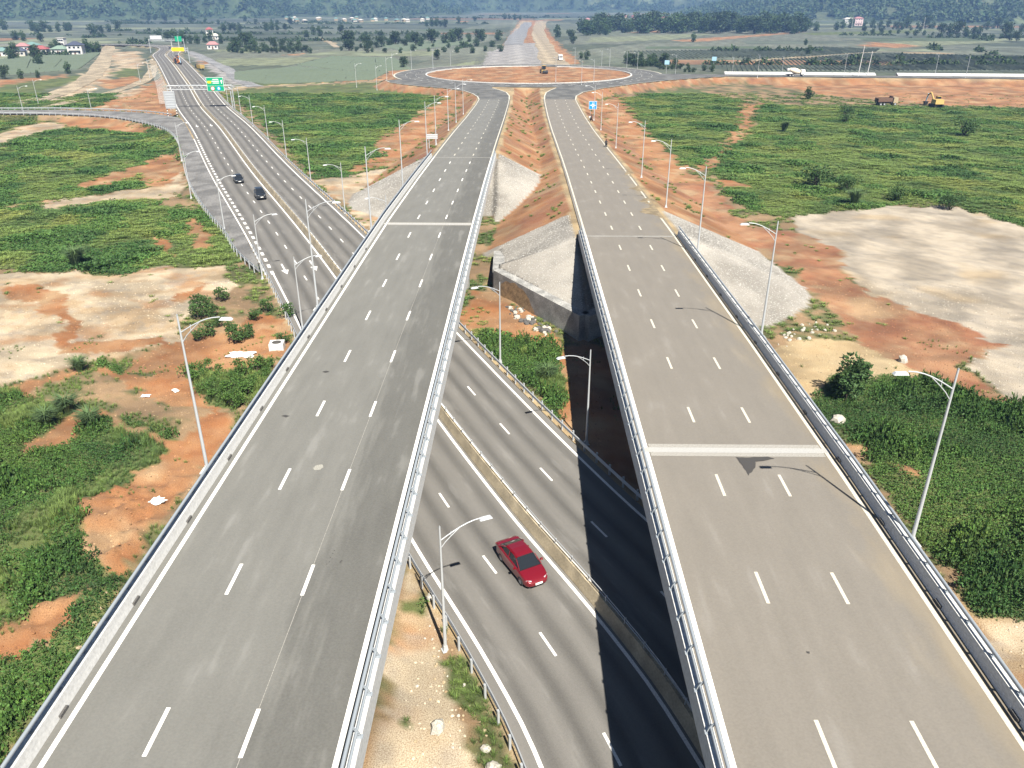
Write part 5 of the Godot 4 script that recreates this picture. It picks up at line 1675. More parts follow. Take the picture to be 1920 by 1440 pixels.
func build_fields() -> void:
	# the plain's patchwork: strips of crops of different age, each with its own edge; hedges along some of them
	var holder := Node3D.new()
	holder.name = "fields"
	add_child(holder)
	struct(holder)
	var tones := [Color(0.112, 0.136, 0.098), Color(0.140, 0.160, 0.122), Color(0.068, 0.088, 0.060), Color(0.215, 0.240, 0.150), Color(0.090, 0.124, 0.064), Color(0.28, 0.155, 0.080)]
	var mats := []
	for i in tones.size():
		var m := grain(mat(lin(tones[i].r, tones[i].g, tones[i].b), 0.95), 1.0, 0.62, 1.0, 80 + i, 130.0)
		m.uv1_scale = Vector3(1.0 / 60.0, 1.0 / 9.0, 1.0 / 9.0) if i % 2 else Vector3(1.0 / 14.0, 1.0 / 9.0, 1.0 / 45.0)
		mats.append(m)
	var hedge := []
	var z := -372.0
	var row := 0
	while z > -2300.0:
		var depth := rng.randf_range(22.0, 46.0) * (1.0 + clamp01((-z - 400.0) / 1200.0) * 1.6)
		var skew := rng.randf_range(-0.05, 0.12)
		var x := z * 0.80 + rng.randf_range(0.0, 60.0)
		while x < -z * 0.80:
			var w := rng.randf_range(45.0, 150.0) * (1.0 + clamp01((-z - 400.0) / 1200.0))
			var q := PackedVector2Array()
			var ok := true
			var top := 0.18 + rng.randf_range(-0.05, 0.05)
			for c in [[0.0, 0.0], [1.0, 0.0], [1.0, 1.0], [0.0, 1.0]]:
				q.append(Vector2(x + c[0] * (w - 1.5) + c[1] * depth * top, z + x * skew * 0.0 + c[0] * w * skew - c[1] * (depth - 1.5)))
			for i in 5:
				for j in 4:
					var t := q[0].lerp(q[1], i / 4.0).lerp(q[3].lerp(q[2], i / 4.0), j / 3.0)
					ground(t.x, t.y)
					var kd := region(t.x, t.y)
					if emb != 0 or not (kd == 0 or kd >= 9): ok = false
					if t.y > -760.0 and absf(t.x - hway_at(t.y).x) < 16.0: ok = false
			var r := rng.randf()
			var k := 0 if r < 0.30 else (1 if r < 0.52 else (2 if r < 0.76 else (3 if r < 0.85 else (4 if r < 0.96 else 5))))
			if ok:
				var mb := MB.new()
				sheet(mb, q, -1.69)
				put("field", mb, mats[k], holder)
				if rng.randf() < 0.36:
					var e := rng.randi() % 4
					var a := q[e]
					var b := q[(e + 1) % 4]
					var n := int(a.distance_to(b) / 2.6)
					for i in n:
						if n1.get_noise_2d(a.x + i * 1.5, a.y) < -0.12: continue
						var t := a.lerp(b, (i + rng.randf()) / n) + Vector2(rng.randf_range(-1, 1), rng.randf_range(-1, 1))
						var s := rng.randf_range(1.8, 4.2)
						hedge.append(spot(t.x, -1.9, t.y, s, s * rng.randf_range(0.5, 0.95), Color(1, 1, 1) * rng.randf_range(0.6, 1.1)))
			x += w
		z -= depth
		row += 1
	scatter("hedges", "low dark hedges and scrub between the fields of the plain", "hedges", clump(40, 0.7, 1.1, 0.5, 0.36, Color(0.040, 0.076, 0.022)), hedge, M.leaf)

func build_tracks() -> void:
	# unpaved ways across the plain
	var pale := grain(mat(lin(0.44, 0.36, 0.25), 0.95), 9.0, 0.6, 1.0, 91, 40.0)
	var grey := grain(mat(lin(0.28, 0.28, 0.285), 0.95), 9.0, 0.65, 1.0, 92, 40.0)
	for t in [["dirt_track",[-185.6,-308.0,-184.1,-325.5,-192.3,-364.5,-213.3,-428.5,-251.9,-522.8,-318.4,-675.4,-339.3,-723.7],4.6,"pale"],["dirt_track",[-170.7,-295.3,-167.0,-318.3,-167.6,-353.4,-175.0,-399.4,-189.6,-444.6,-210.4,-496.7,-228.2,-532.2],2.6,"pale"],["gravel_track",[-243.4,-639.7,-224.6,-607.5,-192.8,-541.8,-159.3,-473.0,-131.6,-407.7,-114.0,-373.8],3.4,"grey"],["field_path",[-120.7,-357.7,-113.3,-371.4,-88.2,-386.2,-59.8,-402.1],1.2,"pale"],["field_path",[125.2,-518.3,193.5,-572.8,270.5,-633.0,321.2,-620.0],1.6,"pale"],["haul_track",[0.9,-741.3,7.0,-948.1,18.2,-1232.0,27.6,-1499.6],8,"grey"],["haul_track",[26.7,-500.9,25.6,-584.0,26.9,-675.4,28.0,-821.1,31.2,-1010.4,40.2,-1256.9,58.0,-1575.4],7.5,"pale"],["field_path",[-197.3,-880.2,-177.2,-821.1,-142.6,-698.7],2.5,"pale"]]:
		var flat_pts: Array = t[1]
		var line := smooth_line(flat_pts)
		var p := []
		for i in line.size():
			var d := (line[mini(i + 1, line.size() - 1)] - line[maxi(i - 1, 0)]).normalized()
			p.append([Vector3(line[i].x, ground(line[i].x, line[i].y), line[i].y), Vector3(-d.y, 0, d.x)])
		var mb := MB.new()
		for i in p.size() - 1:
			var w0: float = t[2] * (1.0 + 0.35 * n1.get_noise_2d(i * 2.3, t[2]))
			var w1: float = t[2] * (1.0 + 0.35 * n1.get_noise_2d(i * 2.3 + 2.3, t[2]))
			for k in 4:
				var a := lerpf(-1.0, 1.0, k / 4.0)
				var b := lerpf(-1.0, 1.0, (k + 1) / 4.0)
				var q := []
				for c in [[i, a, w0], [i + 1, a, w1], [i + 1, b, w1], [i, b, w0]]:
					var v: Vector3 = p[c[0]][0] + p[c[0]][1] * c[1] * c[2]
					q.append(Vector3(v.x, maxf(ground(v.x, v.z), base_h(v.z) - 0.1) + 0.14, v.z))
				mb.quad(q[0], q[1], q[2], q[3])
		struct(put(t[0], mb, pale if t[3] == "pale" else grey))

# ------------------------------------------------------------------ street furniture
func make_lamp(h: float, arm: float, label: String, group: String) -> Node3D:
	# the arm reaches towards +x
	var t := thing("street_lamp", label, "street lamp", Vector3.ZERO, 0.0, group)
	var mb := MB.new()
	mb.tube(Vector3(0, 0, 0), Vector3(0, h, 0), 0.105, 0.05, 10)
	mb.tube(Vector3(0, h, 0), Vector3(0, h + 0.05, 0), 0.06, 0.02, 8)
	put("pole", mb, M.galv_pole, t)
	mb = MB.new()
	mb.bx(Vector3(0, 0.02, 0), Vector3(0.42, 0.04, 0.42))
	mb.frustum(Vector3(0, 0.04, 0), Vector3(0.3, 0.35, 0.3), Vector2(0.2, 0.2))
	put("base_plate", mb, M.galv_pole, t)
	mb = MB.new()
	var pts := []
	for k in 7:
		var f := k / 6.0
		pts.append(Vector3(arm * f, h * 0.895 + (h * 0.105 - 0.12) * sin(f * PI * 0.5), 0))
	mb.path_tube(pts, 0.035, 6)
	put("arm", mb, M.galv_pole, t)
	mb = MB.new()
	var b := []
	for k in 5:
		var f := k / 4.0
		b.append(Vector3(arm * 0.52 * f, lerpf(h * 0.835, h * 0.962, pow(f, 0.8)), 0))
	mb.path_tube(b, 0.026, 6)
	mb.tube(Vector3(arm * 0.26, h * 0.905, 0), Vector3(arm * 0.27, h * 0.945, 0), 0.02, 0.02, 5)
	put("brace", mb, M.galv_pole, t)
	mb = MB.new()
	mb.frustum(Vector3(arm + 0.32, h * 0.985 - 0.12, 0), Vector3(0.72, 0.12, 0.27), Vector2(0.52, 0.17))
	put("lamp_head", mb, M.lamp, t)
	return t

func build_lamps() -> void:
	M.galv_pole = mat(lin(0.48, 0.50, 0.52), 0.5, 0.3)
	var fly := make_lamp(9.9, 2.3, "", "street lamps of the flyovers and their approach roads")
	var used := false
	var zl: Array = [-40.1,-67.4,-94.3,-120.7,-152.1,-173.5,-200.8,-223.0,-249.0]
	for i in zl.size():
		var o := fly if not used else copy_of(fly, "", Vector3.ZERO, 0)
		used = true
		var z: float = zl[i]
		o.position = Vector3(xl(z) - HWL - (1.25 if z > ABL else 1.9), hl(z) + (0.02 if z > ABL else -0.35), z)
		o.set_meta("label", "tall street lamp on the left flyover road's outer edge, %s from the front" % ORD[i])
	var zr: Array = [-33.2,-61.9,-89.1,-118.6,-146.1,-188.9,-224.6,-247.0]
	for i in zr.size():
		var z: float = zr[i]
		var o := copy_of(fly, "tall street lamp on the right flyover road's outer edge, %s from the front" % ORD[i], Vector3(xr(z) + HWR + (1.25 if z > ABR else 2.4), hr(z) + (0.02 if z > ABR else -0.55), z), PI)
	# lamp brackets on the parapets of the flyovers
	for q in [[zl, -1.0], [zr, 1.0]]:
		for i in q[0].size():
			var z: float = q[0][i]
			if z < (ABL if q[1] < 0 else ABR): continue
			var x: float = (xl(z) - HWL - 1.25) if q[1] < 0 else (xr(z) + HWR + 1.25)
			var y: float = hl(z) if q[1] < 0 else hr(z)
			var mb := MB.new()
			mb.frustum(Vector3(x, y - 0.45, z), Vector3(0.35, 0.47, 0.5), Vector2(0.75, 0.75))
			tag(put("lamp_pedestal", mb, M.concrete), "concrete bracket under the %s street lamp of the %s flyover" % [ORD[i], "left" if q[1] < 0 else "right"], "bracket", "lamp brackets on the parapets")
	var low := make_lamp(8.6, 2.3, "", "street lamps along the motorway")
	used = false
	for q in [[[6.2,-57.1,-1.2,-73.2,-17.7,-110.8,-28.8,-135.4,-40.8,-162.0,-52.1,-187.0,-64.3,-215.5,-75.5,-239.9,-88.3,-269.9,-100.5,-294.8], PI, "right"], [[-3.8,-33.9,-23.2,-81.3,-33.1,-100.3,-46.4,-125.5,-60.2,-148.5,-76.5,-187.0,-159.1,-269.9,-176.2,-309.7,-141.0,-278.2,-174.6,-395.6,-179.9,-419.1], 0.0, "left"]]:
		var a: Array = q[0]
		for i in range(0, a.size(), 2):
			var o := low if not used else copy_of(low, "", Vector3.ZERO, 0)
			used = true
			var x: float = a[i]
			var z: float = a[i + 1]
			o.position = Vector3(x, ground(x, z) - 0.02, z)
			o.rotation.y = q[1] + 0.42
			o.set_meta("label", "street lamp on the %s side of the lower motorway, %s from the front" % [q[2], ORD[i / 2]])
	var r: Array = [-57.9,-359.6,19.3,-371.8,-68.8,-371.8,-59.2,-398.9,-57.6,-407.8,-50.9,-430.1,-41.0,-440.4,-34.0,-470.3,34.8,-470.3,49.6,-470.3,52.7,-458.6,62.5,-462.5,67.2,-454.9,84.4,-436.9,107.8,-414.0,114.3,-393.2,134.1,-420.3,155.6,-396.0,199.6,-398.9,209.8,-390.4,29.3,-354.9,34.9,-359.6]
	for i in range(0, r.size(), 2):
		var x: float = r[i]
		var z: float = r[i + 1]
		var d := RC - Vector2(x, z)
		var turn := atan2(-d.y, d.x) if x < 90.0 else PI / 2
		copy_of(fly, "thin street lamp around the roundabout, %s counted from the island's left lamp" % ORD[i / 2], Vector3(x, ground(x, z) - 0.02, z), turn).set_meta("group", "street lamps of the roundabout")

func panel(parent: Node, called: String, at: Vector3, s: Vector2, m: Material, thick := 0.06) -> MeshInstance3D:
	var b := BoxMesh.new()
	b.size = Vector3(s.x, s.y, thick)
	var o := put(called, b, m, parent)
	o.position = at
	return o

func build_signs() -> void:
	# green gantry sign over the motorway
	var k := hway_at(-283.0)
	var turn := 0.12
	var g := thing("sign_gantry", "steel gantry across the motorway carrying a green direction sign on its right half", "gantry", Vector3(k.x + 0.6, 0, -283.0), turn)
	for sx in [-10.2, 10.2]:
		var mb := MB.new()
		mb.tube(Vector3(sx - 0.35, -0.8, 0), Vector3(sx - 0.35, 7.2, 0), 0.16, 0.16, 10)
		mb.tube(Vector3(sx + 0.35, -0.8, 0), Vector3(sx + 0.35, 7.2, 0), 0.16, 0.16, 10)
		for i in 5:
			mb.tube(Vector3(sx - 0.35, i * 1.4, 0), Vector3(sx + 0.35, i * 1.4 + 1.3, 0), 0.06, 0.06, 6)
		put("leg", mb, M.galv, g)
	for y in [5.9, 7.1]:
		for z in [-0.45, 0.45]:
			var mb := MB.new()
			mb.tube(Vector3(-10.4, y, z), Vector3(10.6, y, z), 0.11, 0.11, 8)
			put("beam", mb, M.galv_pole, g)
	var mb2 := MB.new()
	for i in 15:
		var x := -10.0 + i * 1.43
		mb2.tube(Vector3(x, 5.9, 0.45), Vector3(x + 0.71, 7.1, 0.45), 0.05, 0.05, 5)
		mb2.tube(Vector3(x + 0.71, 7.1, 0.45), Vector3(x + 1.43, 5.9, 0.45), 0.05, 0.05, 5)
	put("lattice", mb2, M.galv_pole, g)
	mb2 = MB.new()
	mb2.bx(Vector3(-3.2, 7.3, 0), Vector3(8.0, 0.05, 0.9))
	put("walkway", mb2, M.galv, g)
	var s := panel(g, "sign_board", Vector3(5.4, 7.5, 0.75), Vector2(6.2, 5.0), M.white)
	s.scale = Vector3(0.9, 0.88, 1.0)
	panel(s, "upper_panel", Vector3(0, 0.95, 0.035), Vector2(6.0, 2.9), M.green_sign)
	panel(s, "lower_panel", Vector3(0, -1.5, 0.035), Vector2(6.0, 1.8), M.green_sign)
	panel(s, "route_shield", Vector3(-2.0, 0.8, 0.07), Vector2(1.3, 0.8), M.yellow_sign)
	for i in 3:
		panel(s, "lettering", Vector3(0.3 - 0.1 * (i % 2), 1.75 - i * 0.65, 0.07), Vector2([2.1, 2.7, 2.3][i], 0.28), M.white)
	var ar := MB.new()
	ar.quad(Vector3(-0.14, -0.7, 0), Vector3(-0.14, 0.2, 0), Vector3(0.14, 0.2, 0), Vector3(0.14, -0.7, 0))
	ar.tri(Vector3(-0.45, 0.1, 0), Vector3(0, 0.75, 0), Vector3(0.45, 0.1, 0))
	put("arrow", ar, M.white, s).position = Vector3(2.4, 0.9, 0.105)
	for q in [[-1.1, M.red_sign, M.white, "speed_disc"], [1.1, M.blue_sign, M.white, "lane_disc"]]:
		var d := MB.new()
		d.lathe(Transform3D(Basis(Vector3.RIGHT, PI / 2), Vector3(q[0], -1.5, 0.07)), [Vector2(0.75, 0), Vector2(0.75, 0.04), Vector2(0, 0.04)], 20)
		var o := put(q[3], d, q[1], s)
		d = MB.new()
		d.lathe(Transform3D(Basis(Vector3.RIGHT, PI / 2), Vector3(q[0], -1.5, 0.115)), [Vector2(0.55 if q[0] < 0 else 0.4, 0), Vector2(0.55 if q[0] < 0 else 0.4, 0.02), Vector2(0, 0.02)], 20)
		put("disc_face", d, q[2], o)
	# board seen from behind at the left of the gantry
	var kb := hway_at(-262.0)
	var b := thing("ribbed_sign", "grey ribbed rear of a tall sign on striped posts left of the motorway", "sign", Vector3(kb.x - 11.3, -0.6, -262.0), 0.2)
	panel(b, "board", Vector3(0, 5.4, 0), Vector2(3.3, 5.2), M.galv)
	for i in 7: panel(b, "rib", Vector3(0, 3.2 + i * 0.74, 0.09), Vector2(3.2, 0.1), M.lamp, 0.1)
	for x in [-1.35, 1.35]:
		for i in 7:
			var pc := MB.new()
			pc.tube(Vector3(x, i * 0.4, 0), Vector3(x, i * 0.4 + 0.4, 0), 0.13, 0.13, 8)
			put("post_band", pc, M.white if i % 2 else M.black, b)
		var pr := MB.new()
		pr.tube(Vector3(x, 2.8, 0.12), Vector3(x, 8.0, 0.12), 0.1, 0.1, 8)
		put("post", pr, M.galv, b)
	# yellow cantilever sign, further on
	k = hway_at(-500.0)
	var y := thing("cantilever_sign", "long yellow sign board on a cantilever pole beyond the green gantry", "sign", Vector3(k.x + 11.0, 0, -500.0), 0.1)
	var ym := MB.new()
	ym.tube(Vector3(0, -0.8, 0), Vector3(0, 8.2, 0), 0.22, 0.16, 10)
	put("pole", ym, M.galv, y)
	ym = MB.new()
	ym.tube(Vector3(0, 7.6, 0), Vector3(-9.5, 7.6, 0), 0.14, 0.1, 8)
	ym.tube(Vector3(0, 6.6, 0), Vector3(-9.5, 6.6, 0), 0.14, 0.1, 8)
	put("arm", ym, M.galv, y)
	panel(y, "sign_board", Vector3(-5.6, 7.1, 0.25), Vector2(7.0, 1.9), M.yellow_sign)
	# the far gantry
	k = hway_at(-610.0)
	var fg := thing("sign_gantry", "far gantry with a green sign and a large white board seen from behind", "gantry", Vector3(k.x + 0.6, 0, -610.0), 0.15)
	for sx in [-12.5, 11.0]:
		var lm := MB.new()
		lm.tube(Vector3(sx, -0.8, 0), Vector3(sx, 8.0, 0), 0.25, 0.2, 8)
		put("leg", lm, M.galv, fg)
	var bm := MB.new()
	bm.tube(Vector3(-12.8, 7.0, 0), Vector3(11.2, 7.0, 0), 0.15, 0.15, 8)
	bm.tube(Vector3(-12.8, 8.0, 0), Vector3(11.2, 8.0, 0), 0.15, 0.15, 8)
	put("beam", bm, M.galv_pole, fg)
	panel(fg, "sign_board", Vector3(7.6, 8.2, 0.3), Vector2(4.6, 3.4), M.green_sign)
	var wb := panel(fg, "white_board", Vector3(-7.5, 9.0, -0.3), Vector2(7.8, 2.9), M.lamp)
	for i in 6: panel(wb, "rib", Vector3(-3.2 + i * 1.28, 0, 0.08), Vector2(0.25, 2.7), M.galv, 0.08)
	# blue direction sign before the roundabout
	var zz := -262.0
	var bs := thing("blue_sign", "square blue direction sign with a white roundabout diagram beside the right approach road", "sign", Vector3(xr(zz) + HWR + 3.2, hr(zz) - 0.7, zz), -0.06)
	for x in [-0.9, 0.9]:
		var pm := MB.new()
		pm.tube(Vector3(x, 0, 0), Vector3(x, 3.4, 0), 0.06, 0.06, 8)
		put("post", pm, M.galv, bs)
	var pb := panel(bs, "sign_board", Vector3(0, 3.9, 0.1), Vector2(3.3, 3.2), M.white)
	panel(pb, "blue_face", Vector3(0, 0, 0.03), Vector2(3.1, 3.0), M.blue_sign)
	var dm := MB.new()
	dm.lathe(Transform3D(Basis(Vector3.RIGHT, PI / 2), Vector3(0, 0.0, 0.07)), [Vector2(0.55, 0), Vector2(0.55, 0.01), Vector2(0.3, 0.01), Vector2(0.3, 0)], 24)
	dm.bx(Vector3(0, -0.9, 0.075), Vector3(0.22, 0.8, 0.012)); dm.bx(Vector3(0, 0.9, 0.075), Vector3(0.22, 0.8, 0.012))
	dm.bx(Vector3(-0.85, 0, 0.075), Vector3(0.7, 0.22, 0.012)); dm.bx(Vector3(0.85, 0, 0.075), Vector3(0.7, 0.22, 0.012))
	put("diagram", dm, M.white, pb)
	bs.scale = Vector3.ONE * 0.75
	# grey board on two posts left of the left approach road
	zz = -171.0
	var gs := thing("board_sign", "small pale grey board on two posts beside the left approach road", "sign", Vector3(xl(zz) - HWL - 2.4, hl(zz) - 0.8, zz), 0.0)
	for x in [-0.7, 0.7]:
		var pm := MB.new()
		pm.tube(Vector3(x, 0, 0), Vector3(x, 2.6, 0), 0.06, 0.06, 8)
		put("post", pm, M.lamp, gs)
	for i in 3: panel(gs, "board", Vector3(0, 2.1 + i * 0.34, 0.1), Vector2(2.3, 0.26), M.lamp)
	for q in [[1200.0, 122.0, "pale blue sheet on a pole in the field right of the roundabout", 108.0, -455.0], [0.0, 0.0, "small grey sign beside the ring road right of the roundabout", 78.0, -428.0]]:
		var t := thing("field_sign", q[2], "sign", Vector3(q[3], ground(q[3], q[4]), q[4]))
		var pm := MB.new()
		pm.tube(Vector3.ZERO, Vector3(0, 7.0, 0), 0.09, 0.07, 8)
		put("post", pm, M.galv, t)
		panel(t, "board", Vector3(0, 6.6, 0.15), Vector2(2.4, 2.0), M.pale_blue)
	# utility poles
	for q in [[-233.0, -600.0, 11.0, "taller of two white concrete poles beyond the yellow sign"], [-236.0, -595.0, 7.5, "shorter of two white concrete poles beyond the yellow sign"], [163.0, -398.0, 13.5, "tall leaning pale pole at the side road right of the roundabout"], [168.5, -401.0, 11.0, "thinner grey pole just right of the tall leaning one"], [463.0, -1180.0, 15.0, "pale pole in front of the white house by the right-hand hill"], [480.0, -1010.0, 17.0, "pale pole standing before the trees at the foot of the right-hand hill"]]:
		var t := thing("utility_pole", q[3], "utility pole", Vector3(q[0], ground(q[0], q[1]) - 0.1, q[1]), 0.0, "concrete utility poles")
		if q[0] < 170.0 and q[0] > 160.0: t.rotation.z = -0.05
		var pm := MB.new()
		pm.tube(Vector3.ZERO, Vector3(0, q[2], 0), 0.24, 0.14, 8)
		put("pole", pm, M.concrete, t)
		pm = MB.new()
		pm.bx(Vector3(0, q[2] - 0.7, 0), Vector3(1.6, 0.12, 0.12))
		put("crossarm", pm, M.concrete_grey, t)

# ------------------------------------------------------------------ vehicles
func ring_pts(w: float, y0: float, y1: float, z: float, r: float) -> PackedVector3Array:
	var p := PackedVector3Array()
	for q in [[-1, -1], [1, -1], [1, 1], [-1, 1]]:
		var c := Vector2(q[0] * (w - r), (y0 + y1) / 2 + q[1] * ((y1 - y0) / 2 - r))
		var a0: float = {[-1, -1]: PI, [1, -1]: 1.5 * PI, [1, 1]: 0.0, [-1, 1]: 0.5 * PI}[q]
		for k in 3:
			var a := a0 + k * PI / 4.0
			p.append(Vector3(c.x + cos(a) * r, c.y + sin(a) * r, z))
	return p

func wheel(parent: Node, at: Vector3, r: float, w: float) -> void:
	var mb := MB.new()
	mb.lathe(Transform3D(Basis(Vector3.FORWARD, PI / 2), at), [Vector2(r * 0.62, -w / 2), Vector2(r * 0.94, -w / 2), Vector2(r, -w * 0.35), Vector2(r, w * 0.35), Vector2(r * 0.94, w / 2), Vector2(r * 0.62, w / 2)], 20)
	var t := put("wheel", mb, M.rubber, parent)
	mb = MB.new()
	var s := signf(at.x) if at.x != 0.0 else 1.0
	mb.lathe(Transform3D(Basis(Vector3.FORWARD, PI / 2), at), [Vector2(0.0, -w * 0.42), Vector2(r * 0.64, -w * 0.42), Vector2(r * 0.64, w * 0.42), Vector2(0.0, w * 0.42)], 14)
	put("rim", mb, M.galv, t)

func make_car(called: String, label: String, paint: Material, at: Vector3, turn: float, suv: bool) -> Node3D:
	# front towards +z
	var t := thing(called, label, "car", at, turn, "cars on the lower motorway")
	var up := 0.16 if suv else 0.0
	var rings := []
	for s in [[-2.20, 0.62, 0.48, 0.80, 0.06], [-2.12, 0.76, 0.34, 0.98, 0.10], [-1.9, 0.83, 0.27, 1.03, 0.11], [-1.4, 0.865, 0.22, 1.02, 0.12], [-0.6, 0.87, 0.20, 0.99, 0.12], [0.4, 0.87, 0.20, 0.97, 0.12], [0.95, 0.865, 0.20, 0.93, 0.12], [1.5, 0.85, 0.21, 0.85, 0.12], [1.9, 0.79, 0.22, 0.74, 0.11], [2.12, 0.68, 0.27, 0.64, 0.09], [2.22, 0.52, 0.36, 0.55, 0.05]]:
		rings.append(ring_pts(s[1], s[2] + up * 0.6, s[3] + up * 1.4, s[0], s[4]))
	var mb := MB.new()
	mb.loft(rings)
	put("body", mb, paint, t)
	# the glazed cabin
	rings = []
	var cab := [[-1.78, 0.66, 1.0], [-1.35, 0.64, 1.22], [-0.95, 0.61, 1.40], [-0.4, 0.60, 1.455], [0.1, 0.60, 1.45], [0.42, 0.61, 1.39], [0.8, 0.65, 1.17], [1.16, 0.70, 0.95]]
	if suv: cab = [[-2.05, 0.68, 1.0], [-1.9, 0.66, 1.3], [-1.6, 0.64, 1.5], [-0.6, 0.62, 1.56], [0.1, 0.62, 1.54], [0.4, 0.63, 1.45], [0.75, 0.66, 1.2], [1.1, 0.7, 0.97]]
	for s in cab:
		var p := PackedVector3Array()
		var y0 := 0.88 + up * 1.4
		var y1: float = s[2] + up * 1.4
		var wide := 0.80
		for q in [[-wide, y0], [wide, y0], [lerpf(wide, s[1], 0.92), lerpf(y0, y1, 0.9)], [s[1] - 0.1, y1], [-s[1] + 0.1, y1], [-lerpf(wide, s[1], 0.92), lerpf(y0, y1, 0.9)]]:
			p.append(Vector3(q[0], q[1], s[0]))
		rings.append(p)
	mb = MB.new()
	mb.loft(rings, false)
	put("windows", mb, M.glass, t)
	# roof and pillars
	rings = []
	for s in cab.slice(2, 6):
		var y1: float = s[2] + up * 1.4
		rings.append(PackedVector3Array([Vector3(-s[1] - 0.035, y1 - 0.06, s[0]), Vector3(s[1] + 0.035, y1 - 0.06, s[0]), Vector3(s[1] - 0.06, y1 + 0.025, s[0]), Vector3(-s[1] + 0.06, y1 + 0.025, s[0])]))
	mb = MB.new()
	mb.loft(rings, false)
	put("roof", mb, paint, t)
	for sx in [-1.0, 1.0]:
		mb = MB.new()
		var a := Vector3(sx * 0.66, 1.34 + up * 1.4, 0.5)
		mb.tube(a, Vector3(sx * 0.79, 0.93 + up * 1.4, 1.14), 0.03, 0.035, 6)
		mb.tube(Vector3(sx * 0.68, 1.36 + up * 1.4, -0.98), Vector3(sx * 0.76, 0.98 + up * 1.4, -1.72), 0.04, 0.06, 6)
		mb.tube(Vector3(sx * 0.665, 1.38 + up * 1.4, -0.35), Vector3(sx * 0.80, 0.92 + up * 1.4, -0.32), 0.03, 0.03, 6)
		put("pillar", mb, paint, t)
		mb = MB.new()
		mb.frustum(Vector3(sx * 0.98, 0.93 + up * 1.4, 0.82), Vector3(0.2, 0.14, 0.12), Vector2(0.16, 0.08))
		put("mirror", mb, paint, t)
		mb = MB.new()
		mb.box(Transform3D(Basis(Vector3.UP, sx * 0.55) * Basis(Vector3.RIGHT, -0.5), Vector3(sx * 0.60, 0.66 + up * 1.4, 2.0)), Vector3(0.34, 0.07, 0.06))
		put("headlight", mb, M.lamp, t)
		mb = MB.new()
		mb.bx(Vector3(sx * 0.62, 0.82 + up * 1.4, -2.13), Vector3(0.3, 0.14, 0.08))
		put("tail_light", mb, M.red_lamp, t)
		wheel(t, Vector3(sx * 0.77, 0.31 + up * 0.3, 1.35), 0.31 + up * 0.3, 0.2)
		wheel(t, Vector3(sx * 0.77, 0.31 + up * 0.3, -1.28), 0.31 + up * 0.3, 0.2)
	mb = MB.new()
	mb.frustum(Vector3(0, 0.30 + up, 2.16), Vector3(0.95, 0.25, 0.12), Vector2(0.6, 0.06))
	put("grille", mb, M.black, t)
	panel(t, "number_plate", Vector3(0, 0.46 + up, 2.245), Vector2(0.5, 0.13), M.white, 0.03)
	return t

